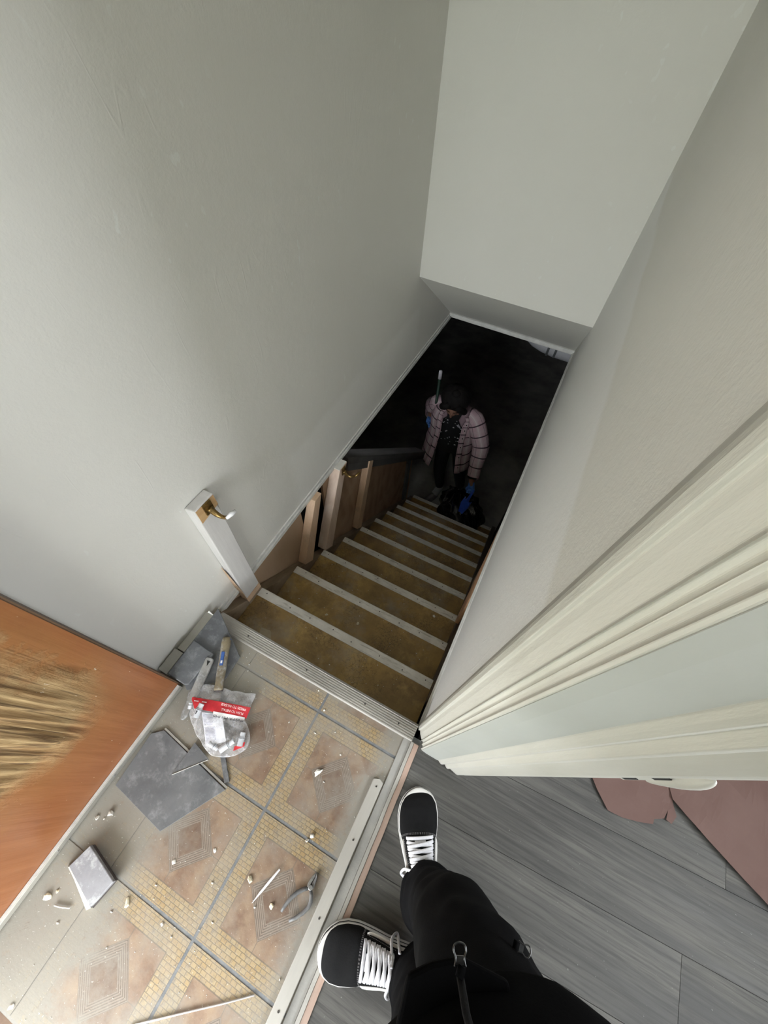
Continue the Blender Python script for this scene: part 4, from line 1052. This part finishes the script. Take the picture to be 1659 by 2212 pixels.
edges = [('pel', 'ab'), ('ab', 'ch'), ('ch', 'nk'), ('nk', 'hd0'), ('hd0', 'hd'), ('hd', 'hd2'), ('pel', 'hr'), ('hr', 'kr'), ('kr', 'ar'), ('ar', 'fr'), ('pel', 'hl'), ('hl', 'kl'), ('kl', 'al'), ('al', 'fl'),
         ('ch', 'sr'), ('sr', 'er'), ('er', 'wr'), ('wr', 'pr'), ('ch', 'sl'), ('sl', 'el'), ('el', 'wl'), ('wl', 'pl')]
skin('body', nodes, edges, m_skin, ph, 1)
B().ball((.262, -.312, 1.64), (.105, .105, .10), 16, 10).build('hair', m_canvas, ph, smooth=True)
def cloth_tube(rings, n=40, amp=.006, seed=0, fr=16, cuff=True):
    """rings: (centre, rx, ry, lateral angle); returns wrinkled rings interpolated"""
    out = []; m = len(rings); steps = 7
    for i in range(m-1):
        for q in range(steps + (1 if i == m-2 else 0)):
            u = q/steps
            p0, p1, p2, p3 = rings[max(i-1, 0)], rings[i], rings[i+1], rings[min(i+2, m-1)]
            cr = lambda a, b_, c, d: .5*(2*b_+(c-a)*u+(2*a-5*b_+4*c-d)*u*u+(3*b_-a-3*c+d)*u**3)
            c = V([cr(p0[0][k], p1[0][k], p2[0][k], p3[0][k]) for k in range(3)])
            rx, ry, an = (cr(p0[k], p1[k], p2[k], p3[k]) for k in (1, 2, 3))
            lat = V((math.cos(an), math.sin(an), 0)); fw = V((-lat.y, lat.x, 0)); ring = []
            for k in range(n):
                a = 2*PI*k/n; d = lat*math.cos(a)*rx + fw*math.sin(a)*ry; p = c+d
                w = noise.noise(V((p.x*fr*.7, p.y*fr*.7, p.z*fr+seed))) + .5*noise.noise(V((p.x*fr*2, p.y*fr*2, p.z*fr*1.6+seed)))
                ring.append(p + d.normalized()*w*amp)
            out.append(ring)
    return out
LA = .46
legR = [((.287, -.172, .062), .076, .082, LA), ((.280, -.165, .12), .072, .078, LA), ((.268, -.152, .25), .060, .064, LA), ((.264, -.140, .38), .066, .070, LA+.05), ((.265, -.138, .50), .080, .078, LA), ((.276, -.160, .65), .092, .088, LA), ((.288, -.195, .78), .100, .095, LA), ((.28, -.22, .90), .10, .11, LA)]
legL = [((.330, -.318, .058), .080, .072, 1.3), ((.322, -.314, .12), .076, .070, 1.3), ((.308, -.304, .25), .068, .066, 1.3), ((.296, -.300, .40), .072, .072, 1.3), ((.283, -.300, .55), .080, .080, 1.1), ((.265, -.300, .70), .084, .084, .7), ((.235, -.285, .80), .090, .090, .5), ((.22, -.26, .90), .10, .11, LA)]
b = B(); b.rings(cloth_tube(legR, 44, .008, 1)); b.rings(cloth_tube(legL, 44, .008, 5))
tr = b.build('trousers', m_pants, ph, smooth=True, loc=(.3, -.2, .4))
# jacket
JA = 1.25
JA = .455
jk = [((.288, -.218, .850), .180, .135, JA), ((.288, -.222, .88), .180, .132, JA), ((.285, -.245, .98), .172, .120, JA), ((.275, -.275, 1.12), .175, .115, JA), ((.262, -.315, 1.28), .19, .12, JA), ((.268, -.325, 1.38), .15, .09, JA), ((.268, -.322, 1.43), .07, .065, JA)]
b = B(); b.rings(cloth_tube(jk, 52, .006, 9)); jb = b.build('jacket', m_jacket, ph, smooth=True, loc=(.33, -.23, 1.1))
for nm in (('sr', 'er', 'wr'), ('sl', 'el', 'wl')):
    p = [V(nodes[k][0]) for k in nm]
    B().tube([p[0], p[0].lerp(p[1], .5), p[1], p[1].lerp(p[2], .5), p[1].lerp(p[2], .92)], [.075, .068, .062, .055, .046], 16).build('sleeve', m_jacket, jb, smooth=True)
# front hem corner, zip and pullers
hp = [(.129, -.141), (.150, -.120), (.178, -.101), (.232, -.095), (.28, -.2), (.20, -.26), (.136, -.19)]
b = B(); b.hexa([(x, y, .880) for x, y in hp], [(x, y, .868) for x, y in hp])
b.build('hem_band', m_jacket, jb, bevel=.004)
def puller(c, d, s, parent):
    c, d = V(c), V(d).normalized(); n = V((0, 0, 1)); w = n.cross(d).normalized()
    b = B(); pts = []
    loop = [(0, -.45), (.5, -.34), (.9, -.5), (1.25, -.42), (1.4, 0), (1.25, .42), (.9, .5), (.5, .34), (0, .45)]
    o = B().tube(cat([c+d*(u*s)+w*(v*s)+n*(.0012*u) for u, v in loop]), s*.075, 8).build('zip_puller', m_gun, parent, smooth=True)
    B().hexa([c+d*(u*s)+w*(v*s)+n*.0009 for u, v in [(.1, -.36), (.62, -.34), (.62, .34), (.1, .36)]], [c+d*(u*s)+w*(v*s)-n*.0009 for u, v in [(.1, -.36), (.62, -.34), (.62, .34), (.1, .36)]]).build('puller_plate', m_gun, o)
    B().box(c-d*s*.25+n*s*.1, (s*.6, s*.7, s*.35)).build('zip_slider', m_jacket, o, smooth=True)
puller((.1745, -.1060, .895), (-.28, .62, 0), .0135, jb)
b = B(); b.tube([(.177, -.112, .892), (.186, -.130, .915), (.196, -.145, .96)], .0042, 8, flat=.4); b.build('front_zip', m_gun if False else m_canvas, jb, smooth=True)
puller((.2905, -.0800, .718), (.6, .03, -.05), .013, tr)

# ------------------------------------------------------------------ woman at the foot of the stairs
wm = thing('person', 'woman in pink plaid shirt jacket and blue gloves bending at the foot of the stairs', 'person', (-.5, 2.85, -2.2))
m_hair = pm('black_hair', (.006, .005, .005), (.012, .010, .009), .75, 30, stretch=(1, 1, .2), bump=.8, bscale=90, spec=.2)
m_navy = pm('navy_leggings', (.010, .014, .022), (.015, .020, .030), .8, 20)
m_tee = pm('black_tee', (.010, .010, .011), rough=.8)
m_glove = pm('blue_nitrile_glove', (.08, .22, .62), (.10, .26, .68), .45, 40, bump=.3, bscale=120)
m_sock = pm('white_sock', (.62, .60, .64), rough=.9)
m_slip = pm('grey_slipper', (.30, .27, .27), (.22, .20, .20), .8, 30)
def plaid():
    n = N('pink_plaid_flannel'); u = n.uv(); x, y, z = n.xyz(u)
    def band(c, per, at, w):
        m = n.math('FRACT', n.math('DIVIDE', c, per)); return n.math('LESS_THAN', n.math('ABSOLUTE', n.math('SUBTRACT', m, at)), w)
    base = (.64, .455, .505)
    col = n.mix(n.math('MULTIPLY', band(x, .105, .5, .16), .55), base, (.72, .62, .63))
    col = n.mix(n.math('MULTIPLY', band(y, .105, .35, .14), .40), col, (.68, .56, .58))
    col = n.mix(n.math('MULTIPLY', band(x, .105, .5, .045), .6), col, (.82, .75, .74))
    col = n.mix(n.math('MULTIPLY', band(y, .105, .80, .055), .93), col, (.05, .035, .045))
    col = n.mix(n.math('MULTIPLY', band(x, .105, .02, .03), .6), col, (.12, .08, .10))
    n.bump(n.noise(n.pos(), 40, 4, .6), .5, .004)
    return n.done(col, .9, spec=.15)
m_plaid = plaid()
nodes = dict(hip=((-.585, 2.94, -1.43), (.115, .09)), wst=((-.59, 2.90, -1.24), (.105, .085)), chs=((-.59, 2.83, -1.02), (.115, .085)), nek=((-.585, 2.745, -.895), .045), jaw=((-.588, 2.690, -.825), .062), hed=((-.602, 2.690, -.745), .088), top=((-.612, 2.70, -.675), .065),
    hR=((-.66, 2.93, -1.50), .085), kR=((-.625, 2.80, -1.80), .056), aR=((-.570, 2.800, -2.09), .034), fR=((-.595, 2.745, -2.165), .034), tR=((-.632, 2.660, -2.178), .026),
    hL=((-.50, 2.94, -1.50), .085), kL=((-.40, 2.84, -1.80), .056), aL=((-.36, 2.91, -2.09), .034), fL=((-.345, 2.85, -2.165), .034), tL=((-.33, 2.77, -2.178), .026),
    sL=((-.425, 2.795, -.935), .055), eL=((-.272, 2.715, -1.175), .040), wL=((-.233, 2.545, -1.455), .027), pL=((-.205, 2.510, -1.515), (.036, .022)),
    sR=((-.755, 2.805, -.945), .055), eR=((-.868, 2.965, -1.145), .040), wR=((-.842, 2.845, -1.165), .027), pR=((-.828, 2.80, -1.178), (.034, .022)))
edges = [('hip', 'wst'), ('wst', 'chs'), ('chs', 'nek'), ('nek', 'jaw'), ('jaw', 'hed'), ('hed', 'top'), ('hip', 'hR'), ('hR', 'kR'), ('kR', 'aR'), ('aR', 'fR'), ('fR', 'tR'), ('hip', 'hL'), ('hL', 'kL'), ('kL', 'aL'), ('aL', 'fL'), ('fL', 'tL'),
         ('chs', 'sL'), ('sL', 'eL'), ('eL', 'wL'), ('wL', 'pL'), ('chs', 'sR'), ('sR', 'eR'), ('eR', 'wR'), ('wR', 'pR')]
skin('body', nodes, edges, m_skin, wm, 2)
# face: brow, nose, lips, eyes, ears (looking down)
fdir = V((.12, -.84, -.53)).normalized(); fr_ = V((1, .14, 0)).normalized(); fu = fdir.cross(fr_).normalized() * -1 if fdir.cross(fr_).z < 0 else fdir.cross(fr_).normalized()
hc = V(nodes['hed'][0]) + V((0, 0, -.03))
def fp(a, bq, c): return hc + fr_*a + fu*bq + fdir*c
face = B().ball(fp(0, -.012, .012), (.072, .085, .098), 18, 12, Matrix((fr_, fu, fdir)).transposed()).build('face', m_skin, wm, smooth=True)
B().tube([fp(0, .022, .100), fp(0, -.004, .112), fp(0, -.020, .121), fp(0, -.027, .108)], [.007, .009, .012, .008], 10).build('nose', m_skin, face, smooth=True)
m_lip = pm('lips', (.38, .15, .13), rough=.5)
B().tube([fp(-.022, -.052, .094), fp(-.008, -.047, .104), fp(.008, -.047, .104), fp(.022, -.052, .094)], [.003, .0055, .0055, .003], 8).build('lips', m_lip, face, smooth=True)
for sg in (-1, 1):
    B().ball(fp(sg*.031, .010, .089), (.015, .009, .010), 10, 8, Matrix((fr_, fu, fdir)).transposed()).build('eyelid', m_skin, face, smooth=True)
    B().tube([fp(sg*.019, .004, .098), fp(sg*.031, .001, .0985), fp(sg*.043, .004, .094)], .0014, 6).build('eyelashes', m_hair, face, smooth=True)
    B().tube([fp(sg*.016, .031, .101), fp(sg*.032, .036, .099), fp(sg*.05, .030, .088)], .0024, 6).build('eyebrow', m_hair, face, smooth=True)
    B().ball(fp(sg*.078, -.005, .005), (.014, .02, .03), 8, 6).build('ear', m_skin, face, smooth=True)
# hair: cap parted in the middle with a bun, falling beside the face
b = B(); rg = []
for i in range(15):
    th = PI*(i/14)*.98+.02; ring = []
    for k in range(28):
        ph_ = 2*PI*k/28; d = V((math.sin(th)*math.cos(ph_), math.sin(th)*math.sin(ph_), math.cos(th)))
        d = V((d.x, d.y, d.z))
        p = fr_*d.x*.130 + fu*d.z*.130 + fdir*d.y*.120
        frontness = max(0, d.y-.05)*max(0, .05-d.z)
        p *= 1 - .36*min(1, frontness*1.6) + .05*noise.noise(V((d.x*3, d.y*3, d.z*3))) + .05*noise.noise(V((d.x*9, d.y*9, d.z*4))) - .05*max(0, .12-abs(d.x))/.12*max(0, d.z)
        ring.append(hc + fu*.022 - fdir*.034 + p)
    rg.append(ring)
b.rings(rg); hair = b.build('hair', m_hair, wm, smooth=True)
B().ball(hc+fu*.128-fdir*.03, (.045, .04, .035), 12, 8).build('hair_bun', m_hair, hair, smooth=True)
for sg in (-1, 1):
    B().tube([fp(sg*.03, .09, .06), fp(sg*.078, .03, .062), fp(sg*.096, -.04, .045), fp(sg*.100, -.11, .03), fp(sg*.092, -.15, .02)], [.03, .034, .030, .024, .010], 10).build('hair_lock', m_hair, hair, smooth=True)
# clothes
skin('leggings', {k: (V(nodes[k][0]), (nodes[k][1] if not hasattr(nodes[k][1], '__len__') else nodes[k][1][0])*1.0+.014) for k in ('hip', 'wst', 'hR', 'kR', 'aR', 'hL', 'kL', 'aL')},
     [('hip', 'wst'), ('hip', 'hR'), ('hR', 'kR'), ('kR', 'aR'), ('hip', 'hL'), ('hL', 'kL'), ('kL', 'aL')], m_navy, wm, 2)
def ell_rings(rows, n, g0=0, seed=0, amp=.006, fdir2=V((.12, -1, 0))):
    """rows (centre, rx, ry, gap) -> rings with UVs in metres; front gap leaves the jacket open"""
    f = fdir2.normalized(); lat = V((-f.y, f.x, 0)); b = B(); b.uv = []; rg = []; vlen = 0; prev = None
    fine = []
    for i in range(len(rows)-1):
        for q in range(5 + (i == len(rows)-2)):
            u = q/5; fine.append((V(rows[i][0]).lerp(V(rows[i+1][0]), u),) + tuple(rows[i][k]+(rows[i+1][k]-rows[i][k])*u for k in (1, 2, 3)))
    for c, rx, ry, g in fine:
        if prev is not None: vlen += (c-prev).length
        prev = c; ring = []
        for k in range(n):
            a = g + (2*PI-2*g)*k/(n-1)
            p = c + f*(ry*math.cos(a)) + lat*(rx*math.sin(a))
            w = noise.noise(V((p.x*11, p.y*11, p.z*7+seed))) + .5*noise.noise(V((p.x*26, p.y*26, p.z*15+seed)))
            p = p + (p-c).normalized()*w*amp; ring.append(p)
            b.uv.append(((a-PI)*.165, vlen))
        rg.append(ring)
    b.rings(rg, closed=False, cap=False); return b
rows = [((-.575, 2.775, -1.53), .262, .215, .52), ((-.585, 2.80, -1.36), .240, .185, .46), ((-.59, 2.815, -1.18), .226, .165, .42), ((-.592, 2.81, -1.04), .222, .145, .44), ((-.59, 2.795, -.945), .205, .115, .5), ((-.588, 2.775, -.895), .150, .085, .62), ((-.585, 2.755, -.868), .088, .072, .7)]
jacket = ell_rings(rows, 64, amp=.009, seed=3).build('shirt_jacket', m_plaid, wm, smooth=True, solid=.006)
rows = [((-.592, 2.82, -1.40), .165, .125, 0), ((-.592, 2.825, -1.2), .165, .120, 0), ((-.592, 2.81, -1.03), .170, .115, 0), ((-.588, 2.785, -.93), .120, .085, 0), ((-.585, 2.76, -.89), .062, .055, 0)]
tee = ell_rings(rows, 40, amp=.006, seed=8).build('tee_shirt', m_tee, wm, smooth=True)
b = B(); rr = random.Random(5)
def teept(dx, z): 
    a = dx/.165; return V((-.592+dx+.012, 2.815-.128*math.cos(a)-(.0 if z < -1.05 else -.10*(z+1.05)), z))
for k in range(34):
    dx, z = rr.uniform(-.11, .10), rr.uniform(-1.27, -.97); p = teept(dx, z); s = rr.uniform(.004, .010)
    b.add([p+V((-s, -.002, -s*.5)), p+V((s, -.002, -s*.3)), p+V((s*.6, -.002, s)), p+V((-s*.7, -.002, s*.6))], [(0, 1, 2, 3)])
pr = b.build('shirt_print', m_sock, tee); pr['kind'] = 'stuff'
b = B()
for i, (dx, z, wd, hgt) in enumerate([(.058, -1.010, .030, .007), (.066, -1.024, .030, .007), (.058, -1.010+.01, .006, .014), (.074, -1.03, .006, .016)]):
    p = teept(dx, z); b.box(p+V((0, -.006, 0)), (wd, .003, hgt))
b.build('shirt_lettering', m_sock, tee)
# collar, plackets, pocket, buttons
def jpt(u, frac):
    """point on the jacket shell: u up the rows 0..1, frac -1..1 angle from the back (front edges at +-1)"""
    rows_j = [((-.575, 2.775, -1.53), .262, .215, .52), ((-.585, 2.80, -1.36), .240, .185, .46), ((-.59, 2.815, -1.18), .226, .165, .42), ((-.592, 2.81, -1.04), .222, .145, .44), ((-.59, 2.795, -.945), .205, .115, .5), ((-.588, 2.775, -.895), .150, .085, .62)]
    q = u*(len(rows_j)-1); i = min(int(q), len(rows_j)-2); t = q-i
    c = V(rows_j[i][0]).lerp(V(rows_j[i+1][0]), t); rx, ry, g = (rows_j[i][k]+(rows_j[i+1][k]-rows_j[i][k])*t for k in (1, 2, 3))
    f = V((.12, -1, 0)).normalized(); lat = V((-f.y, f.x, 0)); a = PI - frac*(PI-g)
    return c + f*(ry+.012)*math.cos(a) + lat*(rx+.012)*math.sin(a)
for sg in (1, -1):
    b = B(); b.uv = [(.05*i+.02, k/16*.72) for k in range(17) for i in range(3)]
    b.rings([[jpt(u, sg*f_) for f_ in (.915, .955, 1.0)] for u in [k/16*.96 for k in range(17)]], closed=False)
    b.build('placket', m_plaid, jacket, smooth=True, solid=.004)
    B().tube([V((-.585+sg*.02, 2.835, -.845)), V((-.585+sg*.075, 2.79, -.850)), V((-.585+sg*.098, 2.735, -.885)), V((-.585+sg*.085, 2.690, -.945)), V((-.585+sg*.10, 2.672, -.985))], [.020, .026, .030, .030, .012], 8, flat=.35, up=(0, .3, 1)).build('collar', m_plaid, jacket, smooth=True)
b = B(); b.uv = [(.04*i, .04*k+.02) for k in range(4) for i in range(4)]; b.rings([[jpt(u, f_) for f_ in (.66, .72, .78, .84)] for u in (.46, .52, .58, .66)], closed=False); b.build('chest_pocket', m_plaid, jacket, smooth=True, solid=.008)
b = B(); b.rings([[jpt(u, f_) for f_ in (.65, .72, .78, .85)] for u in (.64, .68)], closed=False); b.build('pocket_flap', m_plaid, jacket, smooth=True, solid=.014)
for k in range(6):
    p = jpt(.08+.13*k, .955); B().ball(p+V((0, -.004, 0)), .0055, 8, 6).build('button', m_hair, jacket, smooth=True)
def sleeve(pts, rad, seed, name='sleeve'):
    pts = [V(p) for p in pts]; fine = []; rf = []
    for i in range(len(pts)-1):
        for q in range(7 + (i == len(pts)-2)):
            u = q/7; a, p, q_, d = pts[max(i-1, 0)], pts[i], pts[i+1], pts[min(i+2, len(pts)-1)]
            fine.append(.5*((2*p)+(q_-a)*u+(2*a-5*p+4*q_-d)*u*u+(3*p-a-3*q_+d)*u**3)); rf.append(rad[i]+(rad[i+1]-rad[i])*u)
    b = B(); n = 24; b.tube(fine, rf, n, cap=False); b.uv = []; vl = 0
    for i in range(len(fine)):
        if i: vl += (fine[i]-fine[i-1]).length
        for k in range(n):
            p = b.v[i*n+k]; d = (p-fine[i]).normalized()
            w = noise.noise(V((p.x*10, p.y*10, p.z*16+seed))) + .6*noise.noise(V((p.x*24, p.y*24, p.z*30+seed)))
            b.v[i*n+k] = p + d*w*.010; b.uv.append((2*PI*rf[i]*k/n, vl+.03))
    return b.build(name, m_plaid, jacket, smooth=True, solid=.004)
sleeve([(-.515, 2.80, -.950), (-.410, 2.790, -.955), (-.315, 2.745, -1.09), (-.268, 2.712, -1.18), (-.250, 2.64, -1.31), (-.235, 2.565, -1.425)], [.048, .078, .076, .072, .064, .054], 2)
sleeve([(-.665, 2.81, -.955), (-.775, 2.825, -.965), (-.845, 2.90, -1.07), (-.870, 2.965, -1.135), (-.862, 2.915, -1.155), (-.848, 2.865, -1.163)], [.048, .076, .076, .074, .062, .052], 6)
B().tube([(-.238, 2.572, -1.415), (-.233, 2.555, -1.442)], [.052, .045], 18).build('inner_cuff', m_tee, jacket, smooth=True)
B().tube([(-.20, 2.575, -1.40), (-.188, 2.56, -1.425), (-.19, 2.55, -1.45)], [.020, .024, .010], 8, flat=.4).build('turned_cuff', m_plaid, jacket, smooth=True)
# socks and slippers
for a, f, t in (('aR', 'fR', 'tR'), ('aL', 'fL', 'tL')):
    A, F_, T = (V(nodes[k][0]) for k in (a, f, t))
    B().tube([A+V((0, 0, .035)), A, A.lerp(F_, .5), F_], [.041, .040, .041, .039], 14).build('sock', m_sock, wm, smooth=True)
    d = (T-F_).normalized(); d.z = 0; heel = F_ - d*.05
    B().rings([[V((p.x, p.y, 0)) + V((0, 0, zz)) + V((-d.y, d.x, 0)).normalized()*(w*math.cos(2*PI*k/14)) + V((0, 0, h*max(0, math.sin(2*PI*k/14)))) for k in range(14)]
               for p, w, h, zz in ((heel, .020, .03, -2.198), (heel+d*.03, .036, .06, -2.198), (heel+d*.09, .042, .065, -2.198), (heel+d*.15, .043, .05, -2.198), (heel+d*.195, .034, .034, -2.198), (heel+d*.21, .012, .018, -2.198))]).build('slipper', m_slip, wm, smooth=True)
# gloved hands, fingers curled round what they hold
def glove(palm, wrist, fdirn, side_, curl, name):
    P0, W = V(palm), V(wrist); f = V(fdirn).normalized(); s = V(side_).normalized(); cu = V(curl).normalized()
    nd = {'w': (W, .034), 'c': (W.lerp(P0, .5), (.034, .024)), 'p': (P0, (.042, .024)), 'k': (P0+f*.028, (.040, .020))}; ed = [('w', 'c'), ('c', 'p'), ('p', 'k')]
    for i, (o_, ln) in enumerate(((-.030, .026), (-.010, .030), (.010, .029), (.029, .024))):
        a = P0+f*.030+s*o_; nd['a%d' % i] = (a, .0105); nd['b%d' % i] = (a+f*ln, .0098); nd['c%d' % i] = (a+f*(ln*1.25)+cu*ln*.85, .0090); nd['d%d' % i] = (a+f*(ln*.7)+cu*ln*1.5, .0078)
        ed += [('k', 'a%d' % i), ('a%d' % i, 'b%d' % i), ('b%d' % i, 'c%d' % i), ('c%d' % i, 'd%d' % i)]
    a = P0-s*.036-f*.006; nd['t0'] = (a, .0125); nd['t1'] = (a+f*.026-s*.012+cu*.010, .011); nd['t2'] = (a+f*.046-s*.002+cu*.024, .0088)
    ed += [('p', 't0'), ('t0', 't1'), ('t1', 't2')]
    return skin(name, nd, ed, m_glove, wm, 2, root='p')
glove((-.203, 2.505, -1.520), (-.228, 2.540, -1.468), (.10, -.45, -.9), (.85, .45, -.1), (-.35, .70, -.25), 'glove')
glove((-.826, 2.795, -1.180), (-.842, 2.842, -1.166), (.25, -.9, -.35), (.1, .3, -.95), (.6, .65, .2), 'glove')

# ---- what she holds
dp = thing('dustpan', 'blue plastic dustpan held in the gloved hand over the rubbish bag', 'dustpan', (-.21, 2.45, -1.75))
m_bluep = pm('blue_dustpan_plastic', (.03, .12, .62), (.045, .14, .68), .4, 30)
tip, t1 = V((-.223, 2.33, -1.837)), V((-.190, 2.43, -1.610)); ax = (t1-tip); wv = V((.92, -.25, -.2)).normalized(); nv = ax.normalized().cross(wv).normalized()
def q(u, v, w): return tip + ax*u + wv*v + nv*w
b = B()
b.hexa([q(0, -.006, .004), q(0, .006, .004), q(.70, .046, .012), q(.92, .040, .012), q(.92, -.040, .012), q(.70, -.046, .012)], [q(0, -.006, -.002), q(0, .006, -.002), q(.70, .046, -.010), q(.92, .040, -.010), q(.92, -.040, -.010), q(.70, -.046, -.010)])
b.build('pan', m_bluep, dp, bevel=.003)
for sg in (-1, 1):
    B().hexa([q(.22, sg*.022, .008), q(.70, sg*.046, .035), q(.92, sg*.040, .040), q(.92, sg*.035, .040), q(.70, sg*.041, .035), q(.22, sg*.018, .008)], [q(.22, sg*.022, .002), q(.70, sg*.046, .008), q(.92, sg*.040, .008), q(.92, sg*.035, .008), q(.70, sg*.041, .008), q(.22, sg*.018, .002)]).build('side_wall', m_bluep, dp)
B().hexa([q(.60, -.042, .018), q(.60, .042, .018), q(.615, .042, .018), q(.615, -.042, .018)], [q(.60, -.042, .008), q(.60, .042, .008), q(.615, .042, .008), q(.615, -.042, .008)]).build('pan_lip', pm('light_blue_edge', (.20, .33, .70), rough=.4), dp)
B().tube([q(.9, 0, .005), q(1.05, 0, .012), q(1.3, 0, .018), q(1.42, 0, .018)], [.020, .014, .013, .011], 10).build('grip', m_bluep, dp, smooth=True)
br = thing('broom', 'dark green broom handle with white end cap held upright at her side', 'broom', (-.79, 2.80, -1.7))
m_green = pm('dark_green_handle', (.006, .030, .018), (.01, .04, .022), .45, 30)
T, Bt = V((-.806, 2.79, -.59)), V((-.752, 2.735, -1.64))
B().tube([T.lerp(Bt, .07), T.lerp(Bt, .5), T.lerp(Bt, .90)], .0125, 12).build('pole', m_green, br, smooth=True)
B().tube([T, T.lerp(Bt, .004), T.lerp(Bt, .02), T.lerp(Bt, .075)], [.006, .013, .0155, .0155], 12).build('end_cap', m_sock, br, smooth=True)
B().tube([T.lerp(Bt, .90), T.lerp(Bt, .95)], [.014, .016], 12).build('socket', m_sock, br, smooth=True)
b = B(); b.hexa([T.lerp(Bt, .95)+V((dx, dy, 0)) for dx, dy in ((-.03, -.02), (.03, -.02), (.03, .02), (-.03, .02))], [T.lerp(Bt, 1.03)+V((dx, dy, 0)) for dx, dy in ((-.04, -.025), (.04, -.025), (.04, .025), (-.04, .025))])
b.build('brush_head', m_green, br, bevel=.005)

# ---- black rubbish bag slumped on the last steps
m_bagp = pm('black_bin_bag', (.007, .007, .008), (.010, .010, .011), .18, 20, bump=.6, bscale=28, spec=.6, dist=.01)
b = B(); rg = []
cb = V((-.215, 2.46, -1.90))
for i in range(40):
    th = PI*(i/39)*.985+.02; ring = []
    for k in range(72):
        a = 2*PI*k/72; d = V((math.sin(th)*math.cos(a), math.sin(th)*math.sin(a), math.cos(th)))
        r = V((.255, .20, .235)); p = V((d.x*r.x, d.y*r.y, d.z*r.z))
        fold = 1 - abs(noise.noise(V((d.x*2.6, d.y*2.6, d.z*1.5))))*.34 + .16*noise.noise(V((d.x*6, d.y*6, d.z*3))) + .05*abs(noise.noise(V((d.x*15, d.y*15, d.z*6))))
        if d.z > .45: fold *= 1 - .55*(d.z-.45)/.55*(.6+.4*math.sin(a*7))
        p = cb + p*fold + V((-.10*max(0, d.z), .08*max(0, d.z), .02*max(0, d.z)))
        floor_z = -2.2 if p.y > 2.502 else (-2.0 if p.y > 2.270 else -1.8)
        p.z = max(p.z, floor_z+.012); ring.append(p)
    rg.append(ring)
b.rings(rg); tag(b.build('rubbish_bag', m_bagp, smooth=True, loc=(-.22, 2.45, -2.0), sub=1), 'shiny black rubbish bag slumped over the lowest steps', 'rubbish bag')
